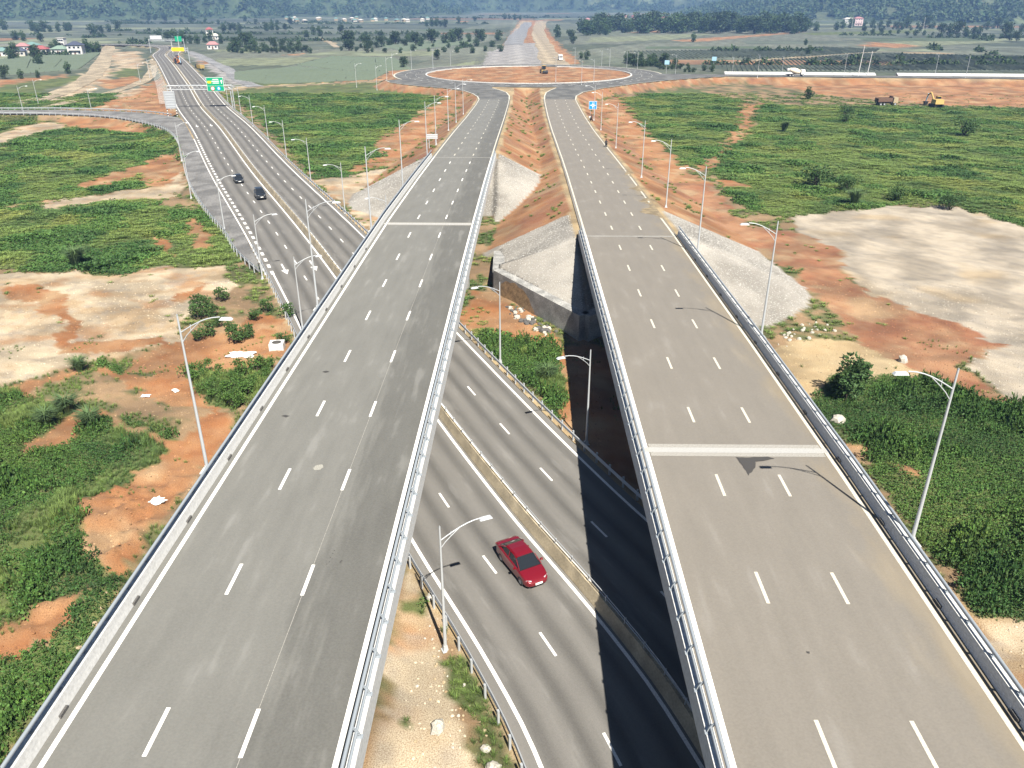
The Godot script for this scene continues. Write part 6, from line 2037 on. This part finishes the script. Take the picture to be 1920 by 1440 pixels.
func build_vehicles() -> void:
	M.red_paint = mat(lin(0.155, 0.003, 0.009), 0.3, 0.15)
	M.red_paint.clearcoat_enabled = true
	M.red_paint.clearcoat = 1.0
	M.red_paint.clearcoat_roughness = 0.05
	M.black_paint = mat(lin(0.008, 0.010, 0.012), 0.25)
	M.black_paint.clearcoat_enabled = true
	M.red_lamp = mat(lin(0.35, 0.01, 0.01), 0.3)
	var head := atan2(0.42, 0.91)
	make_car("red_car", "shiny red saloon car driving towards the camera on the lower motorway", M.red_paint, Vector3(0.62, 0.01, -40.6), head + 0.06, false)
	make_car("black_car", "black saloon car, the farther of two on the motorway's left carriageway", M.black_paint, Vector3(-55.2, 0.01, -161.2), head, false)
	make_car("black_car", "black seven-seat car, the nearer of two on the motorway's left carriageway", M.black_paint, Vector3(-46.6, 0.01, -146.6), head, true)
	make_car("dark_car", "dark car far away on the motorway's right carriageway", M.dark_red, Vector3(-214.0, 0.01, -545.0), head + PI, false)
	make_car("dark_car", "dark car farthest away on the motorway, near the gantries", M.black_paint, Vector3(-255.5, 0.01, -640.0), head + PI, false)
	# concrete mixer on the side road
	var m := thing("mixer_truck", "white concrete mixer lorry on the road right of the roundabout", "lorry", Vector3(133.0, 0.8, -396.5), PI / 2 + 0.1)
	var mb := MB.new()
	mb.bx(Vector3(0, 0.95, -0.6), Vector3(1.0, 0.3, 8.2))
	put("chassis", mb, M.dark, m)
	mb = MB.new()
	mb.frustum(Vector3(0, 0.9, 3.3), Vector3(2.3, 2.1, 2.0), Vector2(2.15, 1.7), Vector2(0, -0.15))
	put("cab", mb, M.white, m)
	mb = MB.new()
	mb.bx(Vector3(0, 2.25, 4.24), Vector3(1.9, 0.8, 0.06))
	put("windscreen", mb, M.glass, m)
	mb = MB.new()
	mb.lathe(Transform3D(Basis(Vector3.RIGHT, -PI / 2 + 0.25), Vector3(0, 1.75, 1.9)), [Vector2(0, 0), Vector2(0.9, 0.1), Vector2(1.3, 1.4), Vector2(1.3, 2.8), Vector2(0.75, 5.0), Vector2(0.55, 5.2), Vector2(0, 5.2)], 20)
	put("drum", mb, M.cream, m)
	mb = MB.new()
	mb.frustum(Vector3(0, 2.6, -3.9), Vector3(1.0, 0.9, 0.9), Vector2(1.4, 1.2))
	put("hopper", mb, M.white, m)
	for z in [3.3, -1.6, -3.0]:
		for sx in [-1.0, 1.0]: wheel(m, Vector3(sx * 1.0, 0.52, z), 0.52, 0.35)
	# dump lorry and excavator parked on the orange earth
	var px := 119.5
	var pz := -304.0
	var d := thing("dump_truck", "brown tipper lorry with tan body parked on orange earth", "lorry", Vector3(px + 17.0, ground(px + 17.0, pz), pz), -PI / 2 + 0.15)
	mb = MB.new()
	mb.bx(Vector3(0, 0.95, 0), Vector3(1.0, 0.3, 8.0))
	put("chassis", mb, M.dark, d)
	mb = MB.new()
	mb.frustum(Vector3(0, 0.9, -3.1), Vector3(2.4, 1.9, 1.9), Vector2(2.2, 1.6))
	put("cab", mb, M.stone_tan, d)
	mb = MB.new()
	mb.bx(Vector3(0, 2.2, -4.0), Vector3(1.9, 0.7, 0.06))
	put("windscreen", mb, M.glass, d)
	mb = MB.new()
	for sx in [-1.15, 1.15]: mb.bx(Vector3(sx, 2.0, 1.1), Vector3(0.1, 1.5, 5.6))
	mb.bx(Vector3(0, 1.35, 1.1), Vector3(2.4, 0.2, 5.6)); mb.bx(Vector3(0, 2.2, -1.7), Vector3(2.4, 2.0, 0.12)); mb.bx(Vector3(0, 1.9, 3.85), Vector3(2.4, 1.3, 0.1))
	put("tipper_body", mb, M.rust, d)
	for z in [-3.0, 1.2, 2.6]:
		for sx in [-1.0, 1.0]: wheel(d, Vector3(sx * 1.0, 0.52, z), 0.52, 0.4)
	excavator("excavator", "yellow crawler excavator with a pale blue bucket arm parked beside the tipper lorry", Vector3(px + 33.0, ground(px + 33.0, pz + 5.0), pz + 5.0), PI, M.yellow, 1.25)
	excavator("excavator", "dark and orange excavator working on the grey track right of the motorway", Vector3(-192.0, ground(-192.0, -487.0), -487.0), 0.6, M.orange, 1.2)
	var st := thing("dump_truck", "small orange and black tipper lorry on the grey track right of the motorway", "lorry", Vector3(-171.0, ground(-171.0, -465.0), -465.0), 0.8)
	mb = MB.new()
	mb.frustum(Vector3(0, 1.0, 0.6), Vector3(2.4, 1.7, 4.2), Vector2(2.6, 4.6))
	put("tipper_body", mb, M.yellow, st)
	mb = MB.new()
	mb.frustum(Vector3(0, 0.8, -2.6), Vector3(2.3, 2.0, 1.8), Vector2(2.1, 1.5))
	put("cab", mb, M.black, st)
	for z in [-2.5, 1.0]:
		for sx in [-1.0, 1.0]: wheel(st, Vector3(sx * 1.0, 0.5, z), 0.5, 0.4)
	# roller on the island
	var ro := thing("road_roller", "yellow machine with a cabin working on the orange earth of the roundabout island", "road roller", Vector3(15.5, ground(15.5, -414.0), -414.0), 0.3)
	mb = MB.new()
	mb.lathe(Transform3D(Basis(Vector3.FORWARD, PI / 2), Vector3(0, 0.8, 2.2)), [Vector2(0, -1.2), Vector2(0.8, -1.2), Vector2(0.8, 1.2), Vector2(0, 1.2)], 20)
	put("drum", mb, M.dark, ro)
	mb = MB.new()
	mb.frustum(Vector3(0, 0.7, -1.2), Vector3(2.2, 1.3, 3.4), Vector2(1.8, 2.8))
	mb.bx(Vector3(0, 0.95, 1.4), Vector3(2.6, 0.35, 1.4))
	put("body", mb, M.yellow, ro)
	mb = MB.new()
	mb.frustum(Vector3(0, 2.0, -0.2), Vector3(1.7, 1.5, 1.6), Vector2(1.6, 1.5))
	put("cabin", mb, M.glass, ro)
	mb = MB.new()
	mb.bx(Vector3(0, 3.56, -0.2), Vector3(2.1, 0.14, 2.0))
	put("roof", mb, M.yellow, ro)
	for sx in [-1.0, 1.0]: wheel(ro, Vector3(sx * 1.0, 0.75, -1.8), 0.75, 0.5)
	# white van on the haul track
	var wv := thing("white_truck", "white lorry standing on the pale track beyond the roundabout", "lorry", Vector3(31.0, ground(31.0, -545.0), -545.0), 0.05)
	mb = MB.new()
	mb.frustum(Vector3(0, 0.7, 1.9), Vector3(2.4, 2.3, 2.0), Vector2(2.2, 1.7))
	put("cab", mb, M.white, wv)
	mb = MB.new()
	mb.bx(Vector3(0, 2.3, 2.85), Vector3(2.0, 0.8, 0.06))
	put("windscreen", mb, M.glass, wv)
	mb = MB.new()
	mb.bx(Vector3(0, 2.1, -1.6), Vector3(2.5, 2.6, 4.8))
	put("box_body", mb, M.white, wv)
	for z in [1.9, -2.4]:
		for sx in [-1.0, 1.0]: wheel(wv, Vector3(sx * 1.0, 0.5, z), 0.5, 0.35)
	motorbike("parked motorbike with a white box near the blue sign", -240.0, 1.0, 0.4)
	motorbike("motorbike on the right approach road's outer line, under a dark rider", -187.0, -0.1, 0.1)

func excavator(called: String, label: String, at: Vector3, turn: float, paint: Material, k: float) -> void:
	var t := thing(called, label, "excavator", at, turn)
	t.scale = Vector3.ONE * k
	for sx in [-1.0, 1.0]:
		var mb := MB.new()
		var p := PackedVector3Array()
		var q := PackedVector3Array()
		for i in 16:
			var a := TAU * i / 16.0
			var c := Vector3(sx * 1.1, 0.45 + sin(a) * 0.45, cos(a) * 0.45 + (1.5 if cos(a) > 0 else -1.5))
			p.append(c + Vector3(0.28, 0, 0)); q.append(c - Vector3(0.28, 0, 0))
		mb.loft([q, p], false)
		put("track", mb, M.rubber, t)
	var mb := MB.new()
	mb.bx(Vector3(0, 0.8, 0), Vector3(1.6, 0.4, 1.8))
	mb.frustum(Vector3(0.2, 1.0, -0.8), Vector3(2.5, 1.2, 2.8), Vector2(2.3, 2.5))
	put("body", mb, paint, t)
	mb = MB.new()
	mb.frustum(Vector3(-0.7, 1.0, 1.0), Vector3(1.0, 1.8, 1.6), Vector2(0.9, 1.2))
	put("cabin", mb, M.glass, t)
	mb = MB.new()
	mb.bx(Vector3(-0.7, 2.85, 0.95), Vector3(1.05, 0.1, 1.4))
	put("roof", mb, paint, t)
	mb = MB.new()
	for s in [[Vector3(0.4, 1.4, 0.6), Vector3(0.4, 3.6, 3.4), 0.3, 0.28], [Vector3(0.4, 3.6, 3.4), Vector3(0.4, 2.9, 5.0), 0.28, 0.22]]:
		mb.tube(s[0], s[1], s[2], s[3], 4)
	put("boom", mb, paint, t)
	mb = MB.new()
	mb.tube(Vector3(0.4, 3.2, 4.9), Vector3(0.4, 0.9, 5.8), 0.22, 0.16, 4)
	put("arm", mb, M.pale_blue, t)
	mb = MB.new()
	mb.frustum(Vector3(0.4, 0.1, 5.6), Vector3(0.9, 0.9, 0.6), Vector2(1.1, 1.0))
	put("bucket", mb, M.dark, t)

func motorbike(label: String, z: float, off: float, turn: float) -> void:
	var t := thing("motorbike", label, "motorbike", Vector3(xr(z) + HWR + off, hr(z) + 0.01, z), turn, "motorbikes by the right approach road")
	for zz in [-0.62, 0.62]: 
		var mb := MB.new()
		mb.lathe(Transform3D(Basis(Vector3.FORWARD, PI / 2), Vector3(0, 0.3, zz)), [Vector2(0.18, -0.05), Vector2(0.3, -0.05), Vector2(0.3, 0.05), Vector2(0.18, 0.05)], 14)
		put("wheel", mb, M.rubber, t)
	var mb2 := MB.new()
	mb2.tube(Vector3(0, 0.35, -0.6), Vector3(0, 0.55, 0.1), 0.09, 0.13, 8)
	mb2.tube(Vector3(0, 0.55, 0.1), Vector3(0, 0.95, 0.5), 0.12, 0.06, 8)
	mb2.tube(Vector3(0, 0.3, 0.62), Vector3(0, 1.0, 0.45), 0.04, 0.04, 6)
	mb2.tube(Vector3(-0.32, 1.02, 0.4), Vector3(0.32, 1.02, 0.4), 0.02, 0.02, 6)
	put("frame", mb2, M.black, t)
	mb2 = MB.new()
	mb2.frustum(Vector3(0, 0.68, -0.3), Vector3(0.3, 0.12, 0.8), Vector2(0.24, 0.7))
	put("seat", mb2, M.dark, t)
	if off > 0.5:
		mb2 = MB.new()
		mb2.frustum(Vector3(-0.1, 0.8, -0.75), Vector3(0.5, 0.5, 0.5), Vector2(0.48, 0.48))
		put("box", mb2, M.white, t)
	# the rider: one closed figure sitting astride
	var r := thing("person", "person in dark clothes %s" % ("sitting on the parked motorbike with the white box" if off > 0.5 else "riding along the right road's outer line"), "person", t.position, turn, "")
	var g := MB.new()
	g.lathe(Transform3D(Basis(Vector3.RIGHT, 0.15), Vector3(0, 0.72, -0.2)), [Vector2(0, 0), Vector2(0.19, 0.03), Vector2(0.18, 0.2), Vector2(0.22, 0.48), Vector2(0.14, 0.6), Vector2(0.06, 0.64), Vector2(0.065, 0.7), Vector2(0.1, 0.74), Vector2(0.115, 0.84), Vector2(0.08, 0.94), Vector2(0, 0.96)], 14)
	for sx in [-1.0, 1.0]:
		g.tube(Vector3(sx * 0.1, 0.8, -0.2), Vector3(sx * 0.2, 0.72, 0.22), 0.1, 0.075, 8)
		g.tube(Vector3(sx * 0.2, 0.72, 0.22), Vector3(sx * 0.17, 0.3, 0.1), 0.075, 0.05, 8)
		g.tube(Vector3(sx * 0.17, 0.3, 0.08), Vector3(sx * 0.17, 0.27, 0.26), 0.05, 0.04, 6)
		g.tube(Vector3(sx * 0.21, 1.26, -0.1), Vector3(sx * 0.3, 1.02, 0.12), 0.06, 0.045, 8)
		g.tube(Vector3(sx * 0.3, 1.02, 0.12), Vector3(sx * 0.28, 1.05, 0.38), 0.045, 0.035, 8)
	put("body", g, M.cloth, r)

# ------------------------------------------------------------------ houses
func house(label: String, at: Vector3, turn: float, w: float, dpt: float, floors: int, wall: Material, roof: Material, flat := false) -> void:
	var t := thing("house", label, "house", at, turn, "houses of the valley")
	var h := floors * 3.3
	var mb := MB.new()
	mb.bx(Vector3(0, h / 2 - 0.5, 0), Vector3(w, h + 1.0, dpt))
	put("wall", mb, wall, t)
	mb = MB.new()
	if flat:
		mb.bx(Vector3(0, h + 0.25, 0), Vector3(w + 0.8, 0.35, dpt + 0.8))
	else:
		var e := 0.7
		var a := Vector3(-w / 2 - e, h, dpt / 2 + e)
		var b := Vector3(w / 2 + e, h, dpt / 2 + e)
		var c := Vector3(w / 2 + e, h, -dpt / 2 - e)
		var d := Vector3(-w / 2 - e, h, -dpt / 2 - e)
		var r0 := Vector3(-w / 2 + dpt * 0.42, h + 2.3, 0)
		var r1 := Vector3(w / 2 - dpt * 0.42, h + 2.3, 0)
		mb.quad(b, a, r0, r1); mb.quad(d, c, r1, r0); mb.tri(c, b, r1); mb.tri(a, d, r0); mb.quad(a, b, c, d)
	put("roof", mb, roof, t)
	for f in floors:
		for i in 3:
			var x := (i - 1) * w * 0.3
			if f == 0 and i == 1:
				panel(t, "door", Vector3(x, 1.1, dpt / 2 + 0.03), Vector2(1.2, 2.2), M.rust)
				continue
			var fr := panel(t, "window", Vector3(x, f * 3.3 + 1.7, dpt / 2 + 0.03), Vector2(1.7, 1.5), M.lamp, 0.1)
			panel(fr, "pane", Vector3(0, 0, 0.04), Vector2(1.4, 1.2), M.glass)
	if floors > 1:
		mb = MB.new()
		mb.bx(Vector3(0, 3.25, dpt / 2 + 0.6), Vector3(w * 0.8, 0.18, 1.2)); mb.bx(Vector3(0, 3.85, dpt / 2 + 1.15), Vector3(w * 0.8, 0.9, 0.1))
		put("balcony", mb, wall, t)

func build_houses() -> void:
	var hp: Array = [-372.7,-653.5,-373.3,-667.9,-340.6,-589.7,-339.5,-613.7,-323.4,-613.7,-306.2,-601.5,-351.6,-589.7,-370.3,-706.9,-235.6,-675.4,-322.1,-919.7,-291.3,-843.8,521.6,-1310.0,554.1,-1430.6]
	var red := grain(mat(lin(0.34, 0.10, 0.10), 0.8), 2.0, 0.6, 1.0, 51)
	var pink := grain(mat(lin(0.42, 0.20, 0.20), 0.8), 2.0, 0.6, 1.0, 52)
	var teal := grain(mat(lin(0.16, 0.27, 0.25), 0.7), 2.0, 0.7, 1.0, 53)
	var slate := grain(mat(lin(0.06, 0.07, 0.11), 0.7), 2.0, 0.7, 1.0, 54)
	var greenr := grain(mat(lin(0.20, 0.28, 0.22), 0.7), 2.0, 0.7, 1.0, 55)
	var wh := grain(mat(lin(0.62, 0.61, 0.58), 0.9), 3.0, 0.75, 1.0, 56)
	var cr := grain(mat(lin(0.50, 0.47, 0.42), 0.9), 3.0, 0.75, 1.0, 57)
	var spec := [["white house with a faded pink roof in the village on the left", 8.5, 7.0, 1, wh, pink], ["house with a blue-green hipped roof beside the pink-roofed one", 9.0, 8.0, 1, wh, teal], ["low house with a dark slate roof in front of the pink-roofed one", 9.0, 6.0, 1, cr, slate], ["long low house with a dark red roof in the village on the left", 12.5, 7.0, 1, cr, red], ["single-storey house with a pale green roof left of the two-storey house", 10.5, 8.0, 1, wh, greenr], ["two-storey white house with a dark blue hipped roof", 9.5, 8.5, 2, wh, slate], ["pale house with a green roof at the left edge", 9.0, 8.0, 1, wh, teal], ["small white flat-roofed house behind the green-roofed one", 5.5, 5.0, 2, wh, cr], ["white cottage under trees right of the motorway", 8.0, 5.0, 1, wh, pink], ["distant house with a red roof among trees beyond the motorway", 7.0, 6.0, 2, wh, red], ["low white shed beside the distant red-roofed house", 8.0, 5.0, 1, wh, cr], ["pink two-storey house at the foot of the right-hand hill", 12.0, 10.0, 3, M.cream_pink, pink], ["long white house left of the pink one at the foot of the hill", 16.0, 8.0, 2, wh, cr]]
	for i in spec.size():
		var s = spec[i]
		var x: float = hp[i * 2]
		var z: float = hp[i * 2 + 1]
		house(s[0], Vector3(x, ground(x, z), z), [0.25, -0.2, 0.3, 0.15, -0.1, 0.2, 0.1, 0.0, 0.2, 0.3, 0.1, 0.0, 0.1][i], s[1], s[2], s[3], s[4], s[5], i == 7)
	# the far villages below the hills
	for i in 44:
		var right := i % 2 == 0
		var z := rng.randf_range(-1900.0, -1500.0) if right else rng.randf_range(-1750.0, -1450.0)
		var x := (rng.randf_range(0.08, 0.24) if right else rng.randf_range(-0.26, -0.09)) * -z
		var o := thing("house", "tiny pale house of the distant village below the %s hills" % ("right-hand" if right else "middle"), "house", Vector3(x, -1.9, z), rng.randf() * 1.0, "houses of the distant villages")
		var mb := MB.new()
		mb.bx(Vector3(0, 1.6, 0), Vector3(7, 4, 6))
		put("wall", mb, M.stone_tan if i % 3 else cr, o)
		mb = MB.new()
		mb.frustum(Vector3(0, 3.6, 0), Vector3(8.4, 2, 7.4), Vector2(3, 1))
		put("roof", mb, [pink, cr, red, teal][i % 4], o)

# ------------------------------------------------------------------ stones and litter
func rock_mesh(seed_: int) -> ArrayMesh:
	var r := RandomNumberGenerator.new()
	r.seed = seed_
	var mb := MB.new()
	var rows := []
	for i in 4:
		var row := PackedVector3Array()
		var y: float = [0.0, 0.3, 0.62, 0.8][i]
		var k: float = [0.95, 1.0, 0.8, 0.35][i]
		for j in 7:
			var a := TAU * j / 7.0 + r.randf_range(-0.25, 0.25)
			var q := k * r.randf_range(0.38, 0.58)
			row.append(Vector3(cos(a) * q, (y + r.randf_range(-0.08, 0.08)) * 0.7, -sin(a) * q))
		rows.append(row)
	mb.loft(rows, false)
	return mb.mesh()

func rock(x: float, z: float, s: float, m: Material, label: String, group: String, mesh: ArrayMesh, called := "stone") -> void:
	var o := put(called, mesh, m)
	tag(o, label, "stone", group)
	o.position = Vector3(x, ground(x, z) - 0.08 * s, z)
	o.rotation.y = rng.randf() * TAU
	o.scale = Vector3(s, s * rng.randf_range(0.7, 1.1), s * rng.randf_range(0.7, 1.2))

func build_stones() -> void:
	var ms := []
	for i in 6: ms.append(rock_mesh(100 + i))
	for i in 38:
		var a := rng.randf()
		var x := lerpf(25.5, 36.0, a) + rng.randf_range(-0.8, 0.8)
		var z := lerpf(-77.0, -83.5, a) + rng.randf_range(-2.2, 1.2)
		rock(x, z, rng.randf_range(0.2, 0.55), M.stone, "white stone at the foot of the gravel cone beside the right flyover", "white stones at the foot of the gravel cone", ms[i % 6])
	for i in 70:
		var a := rng.randf()
		var x := lerpf(-0.2, 4.6, a) + rng.randf_range(-0.9, 0.9)
		var z := lerpf(-90.0, -81.5, a) + rng.randf_range(-1.0, 1.4)
		rock(x, z, rng.randf_range(0.3, 0.85), M.stone_dark if i % 3 else M.stone, "broken stone in the dark rubble heap before the retaining wall", "stones of the rubble heap", ms[i % 6])
	for i in 90:
		var a := rng.randf()
		var x := lerpf(-18.5, -23.0, rng.randf())
		var z := lerpf(-27.5, -38.0, a)
		rock(x - 1.5, z, rng.randf_range(0.12, 0.45), M.stone_tan, "tan stone on the rough orange bank beside the left flyover", "stones of the orange bank", ms[i % 6])
	for i in 45:
		var z := rng.randf_range(-24.0, -36.0)
		var x := rng.randf_range(-5.4, hway_at(z).x - 9.6)
		rock(x, z, rng.randf_range(0.06, 0.24), M.stone if i % 3 == 0 else M.stone_tan, "small pale stone on the sandy strip beside the motorway", "stones of the sandy strip", ms[i % 6])
	var big := [[-3.8, -28.6, 1.1, "largest pale boulder on the sandy strip between flyover and motorway"], [-0.9, -26.2, 0.9, "pale angular boulder near the motorway crash barrier"], [-1.3, -27.4, 0.6, "flat pale boulder behind the angular one near the crash barrier"], [-2.6, -25.4, 0.9, "pale boulder at the lower edge of the sandy strip"], [(Vector2(28.9, -61.5)).x, (Vector2(28.9, -61.5)).y, 1.3, "tan boulder beside the parapet of the right flyover, below the young tree"], [(Vector2(40.1, -73.9)).x, (Vector2(40.1, -73.9)).y, 1.4, "tan boulder at the corner of the tan gravel patch"], [-5.0, -38.0, 0.6, "square white block on sand beside the flyover's shadow"]]
	for q in big: rock(q[0], q[1], q[2], M.stone, q[3], "", ms[rng.randi() % 6], "boulder")
	# gravel grit on the bare slopes: nobody could count it
	var list := []
	for i in 16000:
		var x := rng.randf_range(-2.0, 40.0)
		var z := rng.randf_range(-114.0, -81.0)
		var y := ground(x, z)
		if emb != 2: continue
		list.append(spot(x, y - 0.02, z, rng.randf_range(0.07, 0.17), rng.randf_range(0.05, 0.11), Color(1, 1, 1) * rng.randf_range(0.5, 0.95)))
	for i in 8000:
		var x := rng.randf_range(-30.0, 6.0)
		var z := rng.randf_range(-158.0, -128.0)
		var y := ground(x, z)
		if emb != 2: continue
		list.append(spot(x, y - 0.02, z, rng.randf_range(0.1, 0.22), rng.randf_range(0.06, 0.14), Color(1, 1, 1) * rng.randf_range(0.5, 0.95)))
	var gm := mat(lin(0.46, 0.45, 0.42), 0.95)
	gm.vertex_color_use_as_albedo = true
	scatter("gravel", "pale broken stone facing the cones at the flyovers' ends", "gravel", ms[1], list, gm)
	list = []
	for i in 26000:
		var x := rng.randf_range(-70.0, 60.0)
		var z := rng.randf_range(-100.0, -20.0)
		if absf(x) > 20.0 - z * 0.72: continue
		var y := ground(x, z)
		if emb >= 3 or emb == 2: continue
		var k := region(x, z)
		if k == 1: continue
		if x > xl(z) - 6.0 and x < xl(z) + 6.0 or x > xr(z) - 6.0 and x < xr(z) + 6.0: continue
		var c := soil(k, x, z) * rng.randf_range(0.45, 1.0)
		list.append(spot(x, y - 0.02, z, rng.randf_range(0.05, 0.22), rng.randf_range(0.05, 0.16), c))
	var pm := mat(Color(1, 1, 1), 0.95)
	pm.vertex_color_use_as_albedo = true
	scatter("pebbles", "clods and pebbles strewn over the bare earth", "pebbles", ms[2], list, pm)

func build_litter() -> void:
	# concrete manhole block with a round opening
	var mp: Vector2 = Vector2(-25.0, -77.3)
	var x := mp.x
	var z := mp.y
	var t := thing("manhole_block", "square white concrete manhole block with a round opening left of the left flyover", "manhole block", Vector3(x, ground(x, z), z), 0.12)
	var c := CSGBox3D.new()
	c.name = "block"
	c.size = Vector3(1.5, 0.8, 1.4)
	c.position = Vector3(0, 0.4, 0)
	c.material = M.concrete
	var hole := CSGCylinder3D.new()
	hole.name = "opening"
	hole.radius = 0.48
	hole.height = 1.4
	hole.sides = 24
	hole.operation = CSGShape3D.OPERATION_SUBTRACTION
	hole.material = M.stone_dark
	c.add_child(hole)
	t.add_child(c)
	# sheets of white plastic
	var s0: Vector2 = Vector2(-28.3, -75.5)
	var s1: Vector2 = Vector2(-25.7, -47.7)
	var s2: Vector2 = Vector2(-34.5, -66.3)
	var s3: Vector2 = Vector2(-32.1, -67.4)
	for q in [[s0.x, s0.y, 2.7, 1.5, "crumpled white plastic sheet on the earth near the manhole block"], [s1.x, s1.y, 1.0, 0.9, "torn white plastic scrap on the orange bank below the left flyover"], [s2.x, s2.y, 0.8, 0.5, "pale plastic sack lying on the earth left of the flyover's lamp"], [s3.x, s3.y, 0.8, 0.45, "small white plastic sack near the thicket"]]:
		var mb := MB.new()
		var g := []
		for i in 9:
			var row := []
			for j in 7:
				var u := i / 8.0 - 0.5
				var w := j / 6.0 - 0.5
				var k := 1.0 - 0.35 * n2.get_noise_2d(i * 3.0 + q[0], j * 3.0)
				row.append(Vector3(u * q[2] * k, 0.06 + absf(n2.get_noise_2d(i * 5.0, j * 5.0 + q[1])) * 0.4 * (1.0 - absf(u) - absf(w)), w * q[3] * k))
			g.append(row)
		for i in 8:
			for j in 6:
				mb.quad(g[i][j], g[i + 1][j], g[i + 1][j + 1], g[i][j + 1])
		var o := put("plastic_sheet", mb, M.white)
		tag(o, q[4], "plastic sheet", "litter on the waste ground")
		o.position = Vector3(q[0], ground(q[0], q[1]) + 0.02, q[1])
		o.rotation.y = q[0]
